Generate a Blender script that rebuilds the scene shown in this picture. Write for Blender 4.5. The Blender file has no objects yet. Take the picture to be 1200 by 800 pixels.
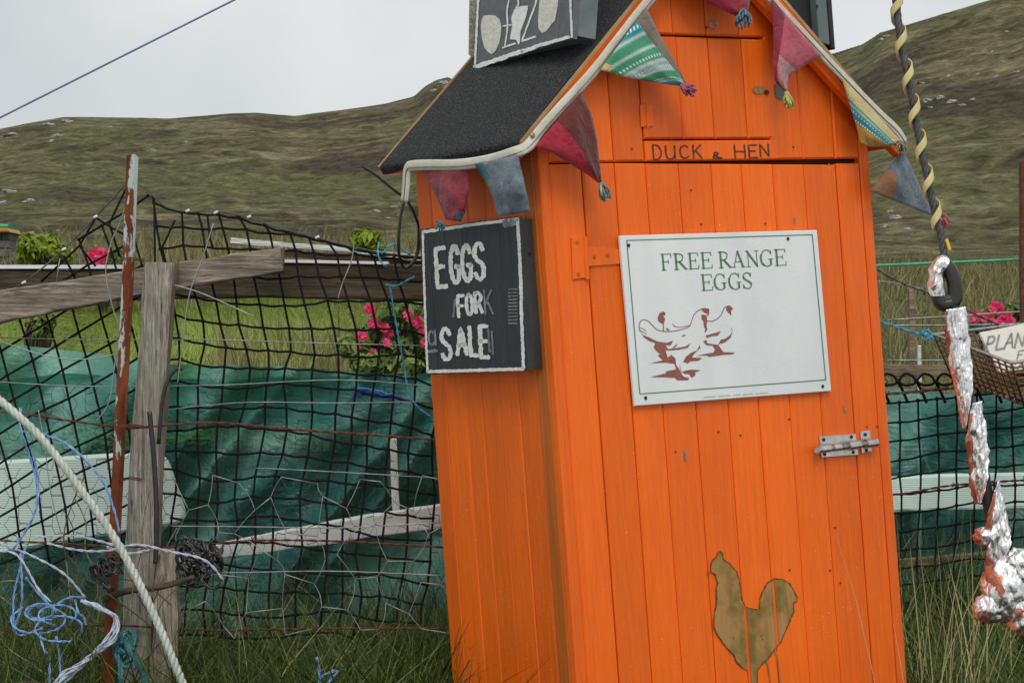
import bpy, bmesh, math, random
import numpy as np
from mathutils import Vector, Matrix, noise as mnoise
from mathutils.geometry import tessellate_polygon

random.seed(7)
rng = np.random.default_rng(11)
scene = bpy.context.scene
COL = scene.collection

# ------------------------------------------------------------------ camera, sky, sun, exposure
FPX = 2600.0                      # focal length in pixels of a 1200 x 800 frame
EYE = Vector((0.0, 0.0, 1.45))
cam_d = bpy.data.cameras.new('camera')
cam_d.sensor_width = 36.0
cam_d.lens = FPX / 1200.0 * 36.0
cam_d.clip_start = 0.05
cam_d.clip_end = 5000
cam = bpy.data.objects.new('camera', cam_d)
COL.objects.link(cam)
cam.location = EYE
cam.rotation_euler = (math.radians(90), 0, 0)
scene.camera = cam

SUN_EL, SUN_AZ = math.radians(52), math.radians(176)    # azimuth measured from +Y towards +X
world = bpy.data.worlds.new('World')
scene.world = world
world.use_nodes = True
wn, wl = world.node_tree.nodes, world.node_tree.links
wn.clear()
w_out = wn.new('ShaderNodeOutputWorld')
w_bg = wn.new('ShaderNodeBackground')
w_bg.inputs['Strength'].default_value = 0.1
sky = wn.new('ShaderNodeTexSky')
sky.sky_type = 'NISHITA'
sky.sun_disc = False
sky.sun_elevation = SUN_EL
sky.sun_rotation = SUN_AZ
w_tc = wn.new('ShaderNodeTexCoord')
w_nz = wn.new('ShaderNodeTexNoise')
w_nz.inputs['Scale'].default_value = 4.5
w_nz.inputs['Detail'].default_value = 5
w_nz.inputs['Roughness'].default_value = 0.45
w_rp = wn.new('ShaderNodeValToRGB')
w_rp.color_ramp.elements[0].position = 0.36
w_rp.color_ramp.elements[0].color = (5.5, 5.75, 5.9, 1)
w_rp.color_ramp.elements[1].position = 0.66
w_rp.color_ramp.elements[1].color = (7.9, 7.95, 7.9, 1)
w_mx = wn.new('ShaderNodeMixRGB')
w_mx.inputs['Fac'].default_value = 0.94
wl.new(w_tc.outputs['Generated'], w_nz.inputs['Vector'])
wl.new(w_nz.outputs['Fac'], w_rp.inputs['Fac'])
wl.new(sky.outputs['Color'], w_mx.inputs['Color1'])
wl.new(w_rp.outputs['Color'], w_mx.inputs['Color2'])
wl.new(w_mx.outputs['Color'], w_bg.inputs['Color'])
wl.new(w_bg.outputs['Background'], w_out.inputs['Surface'])

sun_d = bpy.data.lights.new('sun', 'SUN')
sun_d.energy = 1.5
sun_d.angle = math.radians(28)
sun_d.color = (1.0, 0.965, 0.91)
sun = bpy.data.objects.new('sun', sun_d)
COL.objects.link(sun)
sdir = Vector((math.sin(SUN_AZ) * math.cos(SUN_EL), math.cos(SUN_AZ) * math.cos(SUN_EL), math.sin(SUN_EL)))
sun.rotation_euler = sdir.to_track_quat('Z', 'Y').to_euler()
sun.location = (6, -6, 12)

scene.view_settings.view_transform = 'Standard'
scene.view_settings.look = 'None'
scene.view_settings.gamma = 1.0
scene.view_settings.exposure = 0.18
scene.view_settings.use_curve_mapping = False

# ------------------------------------------------------------------ helpers
def P(px, py, Y):
    """photo pixel + depth along the view -> world point"""
    return Vector(((px - 600.0) / FPX * Y, Y, EYE.z - (py - 400.0) / FPX * Y))

def ray(px, py):
    return Vector(((px - 600.0) / FPX, 1.0, -(py - 400.0) / FPX))

def PL(pts, Y):
    return [P(p[0], p[1], p[2] if len(p) > 2 else Y) for p in pts]

def euler_zyx(th, rl, pt):
    return Matrix.Rotation(pt, 4, 'X') @ Matrix.Rotation(rl, 4, 'Y') @ Matrix.Rotation(th, 4, 'Z')

MW = {}      # world matrix by object name

def W_of(o):
    return MW.get(o.name, Matrix.Identity(4))

def tag(o, label=None, cat=None, group=None, kind=None):
    if label: o['label'] = label
    if cat: o['category'] = cat
    if group: o['group'] = group
    if kind: o['kind'] = kind
    return o

def thing(name, mat4, label, cat, group=None):
    o = bpy.data.objects.new(name, None)
    o.empty_display_size = 0.1
    COL.objects.link(o)
    o.matrix_world = mat4
    MW[o.name] = mat4.copy()
    return tag(o, label, cat, group)

def at(v):
    return Matrix.Translation(Vector(v))

class MB:
    """collects shapes for ONE mesh object"""
    def __init__(s):
        s.V, s.F, s.M, s.UV = [], [], [], None
    def add(s, vs, fs, mi=0):
        n = len(s.V)
        s.V.extend([Vector(v) for v in vs])
        for f in fs:
            s.F.append(tuple(i + n for i in f)); s.M.append(mi)
        return s
    def box(s, c, h, mi=0, rot=None):
        c = Vector(c); vs = []
        for dx in (-1, 1):
            for dy in (-1, 1):
                for dz in (-1, 1):
                    v = Vector((dx * h[0], dy * h[1], dz * h[2]))
                    if rot: v = rot @ v
                    vs.append(c + v)
        return s.add(vs, [(0, 1, 3, 2), (4, 6, 7, 5), (0, 4, 5, 1), (2, 3, 7, 6), (0, 2, 6, 4), (1, 5, 7, 3)], mi)
    def tube(s, pts, r, n=6, mi=0, closed=False, caps=True, flat=None, fdir=None):
        pts = [Vector(p) for p in pts]
        N = len(pts); rings = []
        up = None
        for i, p in enumerate(pts):
            a = pts[(i - 1) % N] if (closed or i > 0) else pts[i]
            b = pts[(i + 1) % N] if (closed or i < N - 1) else pts[i]
            t = (b - a)
            if t.length < 1e-9: t = Vector((0, 0, 1))
            t.normalize()
            if fdir is not None:
                nd = fdir[i] if isinstance(fdir, list) else fdir
                u = nd - t * nd.dot(t)
                u.normalize()
            elif up is None:
                u = t.orthogonal().normalized()
            else:
                u = up - t * up.dot(t)
                if u.length < 1e-6: u = t.orthogonal()
                u.normalize()
            up = u
            v = t.cross(u)
            rr = r[i] if isinstance(r, (list, tuple)) else r
            fl = flat if flat else 1.0
            rings.append([p + u * (rr * fl * math.cos(k * 2 * math.pi / n)) + v * (rr * math.sin(k * 2 * math.pi / n)) for k in range(n)])
        vs = [q for R in rings for q in R]
        fs = []
        for i in range(N if closed else N - 1):
            j = (i + 1) % N
            for k in range(n):
                k2 = (k + 1) % n
                fs.append((i * n + k, i * n + k2, j * n + k2, j * n + k))
        if caps and not closed:
            fs.append(tuple(range(n - 1, -1, -1)))
            fs.append(tuple((N - 1) * n + k for k in range(n)))
        return s.add(vs, fs, mi)
    def prism(s, poly, fn, d0, d1, ch=0.0, mi=0):
        """poly: convex 2-D outline; fn(a, b, d) -> point; front cap at d0 (chamfered by ch), back at d1"""
        sg = 1.0 if d1 > d0 else -1.0
        n = len(poly)
        if ch > 0:
            ins = inset(poly, ch)
            vs = [fn(a, b, d0) for a, b in ins] + [fn(a, b, d0 + sg * ch) for a, b in poly] + [fn(a, b, d1) for a, b in poly]
            L = 3
        else:
            vs = [fn(a, b, d0) for a, b in poly] + [fn(a, b, d1) for a, b in poly]
            L = 2
        fs = [tuple(range(n)), tuple(range((L - 1) * n + n - 1, (L - 1) * n - 1, -1))]
        for l in range(L - 1):
            for k in range(n):
                k2 = (k + 1) % n
                fs.append((l * n + k, (l + 1) * n + k, (l + 1) * n + k2, l * n + k2))
        return s.add(vs, fs, mi)
    def grid(s, rows, mi=0, mfn=None, uv=False):
        """rows: list of equally long lists of points"""
        R, C = len(rows), len(rows[0])
        n = len(s.V)
        s.V.extend([Vector(v) for r in rows for v in r])
        if uv and s.UV is None: s.UV = {}
        for i in range(R - 1):
            for j in range(C - 1):
                s.F.append((n + i * C + j, n + i * C + j + 1, n + (i + 1) * C + j + 1, n + (i + 1) * C + j))
                s.M.append(mfn((j + .5) / (C - 1), (i + .5) / (R - 1)) if mfn else mi)
        if uv:
            for i in range(R):
                for j in range(C):
                    s.UV[n + i * C + j] = (j / (C - 1), i / (R - 1))
        return s
    def ball(s, c, r, nu=8, nv=6, mi=0, sc=(1, 1, 1), jit=0.0):
        c = Vector(c); vs = []; fs = []
        for i in range(nv + 1):
            ph = math.pi * i / nv
            for k in range(nu):
                th = 2 * math.pi * k / nu
                q = r * (1 + jit * random.uniform(-1, 1))
                vs.append(c + Vector((q * sc[0] * math.sin(ph) * math.cos(th), q * sc[1] * math.sin(ph) * math.sin(th), q * sc[2] * math.cos(ph))))
        for i in range(nv):
            for k in range(nu):
                k2 = (k + 1) % nu
                fs.append((i * nu + k, (i + 1) * nu + k, (i + 1) * nu + k2, i * nu + k2))
        return s.add(vs, fs, mi)
    def build(s, name, mats, parent=None, local=False, smooth=False, fix=True, base=False):
        if not isinstance(mats, (list, tuple)): mats = [mats]
        V = s.V
        org = Vector((0, 0, 0))
        if parent is not None:
            if not local:
                inv = W_of(parent).inverted()
                V = [inv @ v for v in V]
        else:
            A = np.array([v[:] for v in V])
            org = Vector(((A[:, 0].min() + A[:, 0].max()) / 2, (A[:, 1].min() + A[:, 1].max()) / 2, A[:, 2].min()))
            V = [v - org for v in V]
        me = bpy.data.meshes.new(name)
        me.from_pydata([v[:] for v in V], [], s.F)
        for m in mats: me.materials.append(m)
        if len(mats) > 1: me.polygons.foreach_set('material_index', s.M)
        if s.UV is not None:
            ul = me.uv_layers.new(name='UVMap')
            for lp in me.loops:
                ul.data[lp.index].uv = s.UV.get(lp.vertex_index, (0, 0))
        if fix:
            bm = bmesh.new(); bm.from_mesh(me)
            bmesh.ops.recalc_face_normals(bm, faces=bm.faces)
            bm.to_mesh(me); bm.free()
        if smooth: me.polygons.foreach_set('use_smooth', [True] * len(me.polygons))
        me.update()
        o = bpy.data.objects.new(name, me)
        COL.objects.link(o)
        if parent is not None:
            o.parent = parent
            MW[o.name] = W_of(parent).copy()
        else:
            o.location = org
            MW[o.name] = Matrix.Translation(org)
        return o

def inset(poly, d):
    n = len(poly)
    ar = sum(poly[i][0] * poly[(i + 1) % n][1] - poly[(i + 1) % n][0] * poly[i][1] for i in range(n))
    sg = 1 if ar > 0 else -1
    out = []
    for i in range(n):
        p0, p1, p2 = Vector(poly[i - 1]), Vector(poly[i]), Vector(poly[(i + 1) % n])
        e1 = (p1 - p0).normalized(); e2 = (p2 - p1).normalized()
        n1 = Vector((-e1.y, e1.x)) * sg; n2 = Vector((-e2.y, e2.x)) * sg
        k = 1 + n1.dot(n2)
        out.append(tuple(p1 + (n1 + n2) * (d / max(k, .3))))
    return out

def smooth_path(pts, n=8, closed=False):
    pts = [Vector(p) for p in pts]
    N = len(pts); out = []
    if N < 3: return pts
    rngs = range(N) if closed else range(N - 1)
    for i in rngs:
        if closed:
            a, b, c, d = pts[(i - 1) % N], pts[i], pts[(i + 1) % N], pts[(i + 2) % N]
        else:
            a, b, c, d = pts[max(i - 1, 0)], pts[i], pts[i + 1], pts[min(i + 2, N - 1)]
        for k in range(n):
            t = k / n
            out.append(.5 * ((2 * b) + (c - a) * t + (2 * a - 5 * b + 4 * c - d) * t * t + (3 * b - a - 3 * c + d) * t ** 3))
    if not closed: out.append(pts[-1])
    return out

def resample(pts, n):
    pts = [Vector(p) for p in pts]
    L = [0]
    for i in range(1, len(pts)): L.append(L[-1] + (pts[i] - pts[i - 1]).length)
    out = []; j = 0
    for k in range(n):
        t = L[-1] * k / (n - 1)
        while j < len(L) - 2 and L[j + 1] < t: j += 1
        q = (t - L[j]) / max(L[j + 1] - L[j], 1e-9)
        out.append(pts[j].lerp(pts[j + 1], min(max(q, 0), 1)))
    return out

def rope(mb, pts, r, strands=3, pitch=None, n=5, mi=0, step=None):
    """laid rope: strands twisted round the path"""
    L = sum((pts[i + 1] - pts[i]).length for i in range(len(pts) - 1))
    pitch = pitch or r * 7
    N = max(int(L / (pitch / 7)), 8)
    c = resample(pts, N)
    up = None; fr = []
    for i in range(N):
        t = (c[min(i + 1, N - 1)] - c[max(i - 1, 0)]).normalized()
        u = t.orthogonal().normalized() if up is None else (up - t * up.dot(t)).normalized()
        up = u; fr.append((u, t.cross(u)))
    for sidx in range(strands):
        path = []
        for i in range(N):
            a = 2 * math.pi * (i * L / (N - 1) / pitch + sidx / strands)
            path.append(c[i] + (fr[i][0] * math.cos(a) + fr[i][1] * math.sin(a)) * r * .52)
        mb.tube(path, r * .56, n, mi)
    return mb

def vnoise(x, y, seed=0):
    x = np.asarray(x, float); y = np.asarray(y, float)
    xi = np.floor(x).astype(np.int64); yi = np.floor(y).astype(np.int64)
    xf = x - xi; yf = y - yi
    u = xf * xf * (3 - 2 * xf); v = yf * yf * (3 - 2 * yf)
    def h(a, b):
        n = (a * 374761393 + b * 668265263 + seed * 974711) & 0x7fffffff
        n = ((n ^ (n >> 13)) * 1274126177) & 0x7fffffff
        return ((n ^ (n >> 16)) & 0xffff) / 32767.5 - 1.0
    return (h(xi, yi) * (1 - u) + h(xi + 1, yi) * u) * (1 - v) + (h(xi, yi + 1) * (1 - u) + h(xi + 1, yi + 1) * u) * v

def fbm(x, y, o=4, seed=0):
    s = 0; a = 1.0; t = 0
    for i in range(o):
        s = s + a * vnoise(x, y, seed + i * 17); t += a
        x = x * 2.03; y = y * 2.03; a *= .5
    return s / t

# ------------------------------------------------------------------ materials
def hexc(r, g, b):
    f = lambda c: (c / 255 / 12.92) if c / 255 <= .04045 else ((c / 255 + .055) / 1.055) ** 2.4
    return (f(r), f(g), f(b), 1)

class Mat:
    def __init__(s, name):
        s.m = bpy.data.materials.new(name); s.m.use_nodes = True
        s.n, s.l = s.m.node_tree.nodes, s.m.node_tree.links
        s.b = s.n['Principled BSDF']
        s.out = s.n['Material Output']
        s.tc = s.n.new('ShaderNodeTexCoord')
    def coord(s, scale=(1, 1, 1), kind='Object', rot=(0, 0, 0)):
        mp = s.n.new('ShaderNodeMapping')
        mp.inputs['Scale'].default_value = scale
        mp.inputs['Rotation'].default_value = rot
        s.l.new(s.tc.outputs[kind], mp.inputs['Vector'])
        return mp.outputs['Vector']
    def noise(s, scale=5, detail=4, rough=.55, vec=None, dist=0):
        t = s.n.new('ShaderNodeTexNoise')
        t.inputs['Scale'].default_value = scale; t.inputs['Detail'].default_value = detail
        t.inputs['Roughness'].default_value = rough; t.inputs['Distortion'].default_value = dist
        if vec is None: vec = s.tc.outputs['Object']
        s.l.new(vec, t.inputs['Vector'])
        return t.outputs['Fac']
    def vor(s, scale, vec=None, feat='F1', out='Distance', rnd=1.0):
        t = s.n.new('ShaderNodeTexVoronoi'); t.feature = feat
        t.inputs['Scale'].default_value = scale
        t.inputs['Randomness'].default_value = rnd
        if vec is None: vec = s.tc.outputs['Object']
        s.l.new(vec, t.inputs['Vector'])
        return t.outputs[out]
    def ramp(s, fac, stops):
        r = s.n.new('ShaderNodeValToRGB')
        e = r.color_ramp.elements
        while len(e) < len(stops): e.new(.5)
        for i, (p, c) in enumerate(stops):
            e[i].position = p
            e[i].color = c if len(c) == 4 else (*c, 1)
        s.l.new(fac, r.inputs['Fac'])
        return r.outputs['Color']
    def mix(s, fac, a, b, mode='MIX'):
        m = s.n.new('ShaderNodeMixRGB'); m.blend_type = mode
        for k, v in (('Fac', fac), ('Color1', a), ('Color2', b)):
            if isinstance(v, (int, float)): m.inputs[k].default_value = v
            elif isinstance(v, tuple): m.inputs[k].default_value = v if len(v) == 4 else (*v, 1)
            else: s.l.new(v, m.inputs[k])
        return m.outputs['Color']
    def math(s, op, a, b=0.0):
        m = s.n.new('ShaderNodeMath'); m.operation = op
        for i, v in enumerate((a, b)):
            if isinstance(v, (int, float)): m.inputs[i].default_value = v
            else: s.l.new(v, m.inputs[i])
        return m.outputs[0]
    def attr(s, name):
        a = s.n.new('ShaderNodeAttribute'); a.attribute_name = name
        return a.outputs['Color']
    def bump(s, h, strength=.3, dist=.01, prev=None):
        b = s.n.new('ShaderNodeBump')
        b.inputs['Strength'].default_value = strength; b.inputs['Distance'].default_value = dist
        s.l.new(h, b.inputs['Height'])
        if prev is not None: s.l.new(prev, b.inputs['Normal'])
        s.l.new(b.outputs['Normal'], s.b.inputs['Normal'])
        return b.outputs['Normal']
    def set(s, **k):
        for key, v in k.items():
            inp = s.b.inputs[{'color': 'Base Color', 'rough': 'Roughness', 'metal': 'Metallic', 'spec': 'Specular IOR Level',
                              'trans': 'Transmission Weight', 'ior': 'IOR', 'coat': 'Coat Weight', 'coatr': 'Coat Roughness', 'alpha': 'Alpha',
                              'sheen': 'Sheen Weight'}[key]]
            if isinstance(v, (int, float)): inp.default_value = v
            elif isinstance(v, tuple): inp.default_value = v if len(v) == 4 else (*v, 1)
            else: s.l.new(v, inp)
        return s

def simple(name, c1, c2, scale=8, rough=.6, metal=0.0, bump=0.0, bscale=60, stretch=(1, 1, 1), spec=.4, detail=4):
    m = Mat(name)
    v = m.coord(stretch)
    f = m.noise(scale, detail, .6, v)
    m.set(color=m.ramp(f, [(.3, c1), (.7, c2)]), rough=rough, metal=metal, spec=spec)
    if bump > 0: m.bump(m.noise(bscale, 4, .6, v), bump, .004)
    return m.m

def painted(name, c1, c2, stain, stain_lo, stain_hi, grain=(30, 30, 1.5), rough=.38):
    """gloss paint on boards: brush grain, faint streaks, scuffs, fine wet beads"""
    m = Mat(name)
    oi = m.n.new('ShaderNodeObjectInfo')
    v = m.coord(grain)
    big = m.noise(2.2, 4, .6)
    col = m.ramp(big, [(.3, c1), (.7, c2)])
    per = m.ramp(oi.outputs['Random'], [(0, (.86, .85, .84)), (1, (1.08, 1.10, 1.10))])
    col = m.mix(1.0, col, per, 'MULTIPLY')
    st = m.noise(1.6, 5, .7, m.coord((16, 16, .9)))
    fac = m.ramp(st, [(stain_lo, (0, 0, 0)), (stain_hi, (1, 1, 1))])
    col = m.mix(fac, col, stain)
    gr_ = m.noise(4, 6, .7, v, .5)
    col = m.mix(.42, col, m.ramp(gr_, [(.34, (.74, .70, .66)), (.62, (1.14, 1.14, 1.14))]), 'MULTIPLY')
    chips = m.ramp(m.noise(55, 3, .7, m.coord((1.6, 1.6, .7))), [(.775, (0, 0, 0)), (.79, (1, 1, 1))])
    col = m.mix(chips, col, (.16, .07, .02))
    m.set(color=col, rough=m.ramp(m.noise(9, 4), [(.3, (rough - .1,) * 3), (.7, (rough + .14,) * 3)]), spec=.33)
    b1 = m.bump(m.noise(4, 6, .7, v, .5), .6, .003)
    m.bump(m.noise(120, 3), .10, .001, b1)
    return m.m

M = {}
M['orange'] = painted('orange_paint', (.82, .124, .0025), (.92, .155, .004), (.66, .105, .006), .60, .85)
M['orange_side'] = painted('orange_paint_weathered', (.78, .128, .003), (.88, .155, .005), (.54, .108, .010), .56, .86)
M['orange_stain'] = painted('orange_paint_mossy', (.46, .115, .008), (.58, .135, .010), (.30, .09, .012), .45, .75)
M['orange_trim'] = painted('orange_trim_paint', (.80, .122, .004), (.88, .148, .006), (.50, .10, .012), .6, .85)
M['gap'] = simple('dark_shed_interior', (.02, .008, .004), (.035, .014, .006), 10, .9)

def felt():
    m = Mat('mineral_roof_felt')
    g = m.noise(420, 2, .7)
    col = m.ramp(g, [(.42, (.006, .0065, .007)), (.56, (.022, .023, .025)), (.68, (.15, .155, .16))])
    col = m.mix(m.ramp(m.noise(7, 4), [(.4, (0, 0, 0)), (.75, (.35, .35, .35))]), col, (.03, .03, .028))
    m.set(color=col, rough=.85, spec=.25)
    m.bump(m.noise(300, 3, .7), .7, .004)
    return m.m
M['felt'] = felt()
M['ply'] = simple('raw_ply_edge', (.30, .17, .07), (.42, .27, .13), 20, .7, 0, .3)

def wood(name, c1, c2, c3, axis=0, dark=(.05, .045, .03), rough=.85, fine=1.0):
    m = Mat(name)
    st = [26, 26, 26]; st[axis] = 1.2
    v = m.coord(tuple(st))
    f = m.noise(2.6 * fine, 8, .75, v, .9)
    col = m.ramp(f, [(.36, c1), (.5, c2), (.64, c3)])
    col = m.mix(.8, col, m.ramp(m.noise(9 * fine, 4, .8, v, .4), [(.36, (.35, .34, .33)), (.62, (1.2, 1.2, 1.2))]), 'MULTIPLY')
    dk = m.ramp(m.noise(7, 4, .6), [(.45, (0, 0, 0)), (.75, (.75, .75, .75))])
    col = m.mix(dk, col, dark)
    cr = m.ramp(m.noise(4 * fine, 3, .8, v, .3), [(.33, (1, 1, 1)), (.39, (0, 0, 0))])
    col = m.mix(cr, col, (.03, .025, .018))
    m.set(color=col, rough=rough, spec=.3)
    m.bump(f, .9, .004)
    return m.m
M['wood_rail'] = wood('weathered_rail_wood', (.11, .09, .07), (.27, .225, .175), (.46, .40, .33), 0, (.12, .105, .075), fine=1.6)
M['wood_dark'] = wood('damp_beam_wood', (.045, .036, .022), (.085, .068, .042), (.14, .115, .075), 0, (.03, .027, .015))
M['wood_post'] = wood('grey_post_wood', (.18, .165, .135), (.36, .335, .28), (.54, .51, .44), 2, (.20, .19, .14), fine=1.9)
M['wood_stake'] = wood('split_stake_wood', (.20, .17, .12), (.42, .37, .28), (.62, .56, .45), 2, (.10, .09, .065), fine=1.6)
M['wood_pale'] = wood('pale_wet_plank', (.52, .57, .53), (.70, .75, .71), (.82, .85, .82), 0, (.50, .55, .49), .5)
M['pale_paint'] = simple('washed_white_plank', (.64, .69, .66), (.84, .87, .85), 3, .5, 0, .5, 30, (1.5, 20, 20))
M['cord_blue'] = simple('bright_blue_cord', (.02, .13, .55), (.06, .27, .78), 30, .5)
M['wood_tan'] = wood('tan_batten_wood', (.17, .12, .07), (.26, .19, .12), (.38, .31, .22), 0)

def rust():
    m = Mat('rusted_flaking_paint')
    v = m.coord((9, 9, 2.2))
    f = m.noise(2.4, 6, .7, v)
    r = m.ramp(m.noise(11, 6, .7, m.coord((3, 3, 1))), [(.3, (.055, .013, .006)), (.55, (.17, .042, .014)), (.8, (.33, .10, .03))])
    # flaking pale paint keeps to the upper length of the post
    gr = m.n.new('ShaderNodeSeparateXYZ'); m.l.new(m.tc.outputs['Object'], gr.inputs[0])
    hi = m.math('MULTIPLY', m.math('SUBTRACT', gr.outputs['Z'], .70), .22)
    f2 = m.math('ADD', f, hi)
    fac = m.ramp(f2, [(.565, (0, 0, 0)), (.585, (1, 1, 1))])
    m.set(color=m.mix(fac, r, (.42, .48, .46)), rough=.8, spec=.3)
    m.bump(f2, .8, .006)
    return m.m
M['rust'] = rust()
M['rust_wire'] = simple('rusty_wire', (.07, .02, .012), (.19, .065, .035), 60, .8, .2, .4, 300)
M['galv'] = simple('galvanised_wire', (.20, .21, .21), (.42, .43, .42), 40, .5, .5, .2, 200)
M['black_net'] = simple('black_net_twine', (.006, .006, .0065), (.014, .014, .015), 90, .8, 0, .5, 400, spec=.15)
M['black_plastic'] = simple('black_plastic', (.012, .012, .013), (.028, .028, .03), 20, .35, 0, .15, 200, spec=.5)
M['bag_black'] = simple('black_polythene', (.010, .010, .011), (.05, .05, .052), 30, .25, 0, .6, 80, spec=.6)
M['rope_pale'] = simple('pale_green_rope', (.40, .46, .40), (.62, .66, .60), 50, .75, 0, .6, 350)
M['twine_blue'] = simple('blue_baler_twine', (.10, .27, .60), (.30, .50, .80), 45, .6, 0, .5, 300)
M['twine_white'] = simple('faded_blue_white_twine', (.36, .45, .60), (.62, .66, .70), 45, .6, 0, .5, 300)
M['rope_teal'] = simple('teal_rope', (.015, .10, .12), (.06, .22, .25), 40, .7, 0, .6, 300)
M['cyan_twine'] = simple('cyan_twine', (.03, .28, .46), (.08, .42, .60), 40, .55)
M['green_line'] = simple('green_cord', (.04, .30, .17), (.08, .42, .24), 40, .6)
M['tape'] = simple('cream_bias_tape', (.44, .42, .34), (.60, .58, .49), 30, .85, 0, .5, 240)
M['white_paint'] = simple('chalky_white_paint', (.60, .61, .58), (.80, .80, .77), 60, .7, 0, .5, 200)
M['white_thin'] = simple('thin_worn_white_paint', (.10, .115, .125), (.28, .295, .30), 50, .7)
M['cream_egg'] = simple('cream_egg_paint', (.50, .49, .43), (.66, .64, .56), 70, .7, 0, .5, 150)
M['board_slate'] = simple('slate_grey_board_paint', (.020, .027, .031), (.036, .045, .050), 12, .5, 0, .3, 90, (6, 6, 1))
M['board_grey'] = simple('mid_grey_board_paint', (.075, .085, .092), (.115, .125, .13), 10, .5, 0, .3, 90, (6, 6, 1))
M['board_black'] = simple('black_board_paint', (.008, .009, .010), (.018, .019, .020), 12, .55, 0, .3, 90)
M['frame_dark'] = simple('dark_frame_paint', (.022, .024, .026), (.042, .044, .046), 14, .5, 0, .3, 100)
M['frame_grey'] = simple('grey_frame_paint', (.10, .12, .125), (.155, .175, .18), 14, .55, 0, .3, 100)

def signwhite():
    m = Mat('white_enamel_sign')
    f = m.noise(9, 5, .6, m.coord((1, 1, .5)))
    col = m.ramp(f, [(.3, (.66, .70, .70)), (.7, (.75, .78, .77))])
    col = m.mix(m.ramp(m.noise(26, 5, .7), [(.62, (0, 0, 0)), (.80, (.35, .35, .35))]), col, (.55, .52, .45))
    m.set(color=col, rough=.4, spec=.5)
    m.bump(m.ramp(m.vor(110), [(.12, (1, 1, 1)), (.3, (0, 0, 0))]), .25, .001)
    return m.m
M['sign_white'] = signwhite()
M['sign_green'] = simple('sign_green_print', (.055, .17, .075), (.09, .22, .105), 60, .5)
M['sign_brown'] = simple('sign_brown_print', (.24, .075, .05), (.31, .105, .07), 70, .5)
M['sign_faint'] = simple('faint_grey_print', (.42, .44, .42), (.5, .5, .48), 60, .5)
M['ink'] = simple('brown_black_marker', (.05, .018, .008), (.10, .035, .014), 60, .6)
M['dot'] = simple('dark_screw_head', (.010, .008, .007), (.04, .03, .025), 60, .5, .4)
M['steel'] = simple('zinc_steel', (.42, .42, .41), (.66, .66, .64), 40, .28, .9, .2, 160)
M['steel_dark'] = simple('dull_bolt_steel', (.22, .21, .20), (.42, .41, .39), 50, .35, .9, .2, 160)
M['brass'] = simple('tarnished_brass', (.22, .19, .11), (.36, .32, .2), 50, .4, .8)

def bare():
    m = Mat('bare_algae_wood')
    v = m.coord((22, 22, 1.2))
    f = m.noise(3, 5, .65, v, .4)
    col = m.ramp(f, [(.3, (.30, .155, .045)), (.7, (.46, .265, .095))])
    col = m.mix(m.ramp(m.noise(13, 4, .6), [(.46, (0, 0, 0)), (.62, (.85, .85, .85))]), col, (.145, .115, .022))
    col = m.mix(m.ramp(m.noise(70, 3, .7), [(.66, (0, 0, 0)), (.72, (1, 1, 1))]), col, (.09, .055, .02))
    m.set(color=col, rough=.7, spec=.3); m.bump(f, .5, .002)
    return m.m
M['bare'] = bare()
M['bare_edge'] = simple('torn_paint_edge', (.085, .035, .010), (.15, .06, .018), 60, .7)

def cloth(name, c1, c2, scale=22, wrinkle=.7):
    m = Mat(name)
    f = m.noise(scale, 5, .65)
    w = m.noise(420, 2, .5)
    col = m.ramp(f, [(.3, c1), (.7, c2)])
    col = m.mix(.35, col, m.ramp(w, [(.3, (.25, .25, .25)), (.7, (1, 1, 1))]), 'MULTIPLY')
    m.set(color=col, rough=.9, spec=.2, sheen=.2)
    b = m.bump(m.noise(38, 4, .6, None, 1.2), wrinkle, .008)
    m.bump(w, .3, .001, b)
    return m.m
M['crimson'] = cloth('crimson_cotton', (.30, .016, .035), (.47, .035, .065))
M['maroon'] = cloth('maroon_linen', (.095, .020, .018), (.16, .036, .030))
M['wine'] = cloth('wine_satin', (.19, .022, .040), (.32, .050, .070))
M['rose'] = cloth('faded_rose_cotton', (.36, .060, .085), (.55, .12, .15))
M['rose_pale'] = cloth('pale_pink_patch', (.45, .22, .24), (.56, .30, .31))
M['denim'] = cloth('blue_grey_denim', (.085, .115, .145), (.19, .235, .27), 40)
M['denim_dark'] = cloth('dark_grey_denim', (.055, .068, .078), (.12, .14, .155), 40)
M['brown_cloth'] = cloth('taupe_cotton', (.145, .115, .085), (.23, .19, .145))
M['tan_cloth'] = cloth('rust_brown_cotton', (.22, .10, .055), (.30, .15, .085))
M['ochre'] = cloth('ochre_cotton', (.40, .20, .035), (.55, .31, .075))
M['straw'] = cloth('pale_yellow_cotton', (.52, .40, .15), (.64, .52, .25))
M['lime'] = cloth('yellow_green_yarn', (.42, .42, .09), (.58, .56, .18))
M['blue_yarn'] = cloth('blue_yarn', (.04, .10, .17), (.22, .34, .42), 90)
M['pink_yarn'] = cloth('pink_yarn', (.36, .03, .10), (.62, .12, .22), 90)
M['teal_yarn'] = cloth('teal_yarn', (.02, .16, .20), (.06, .28, .32), 90)

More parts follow.
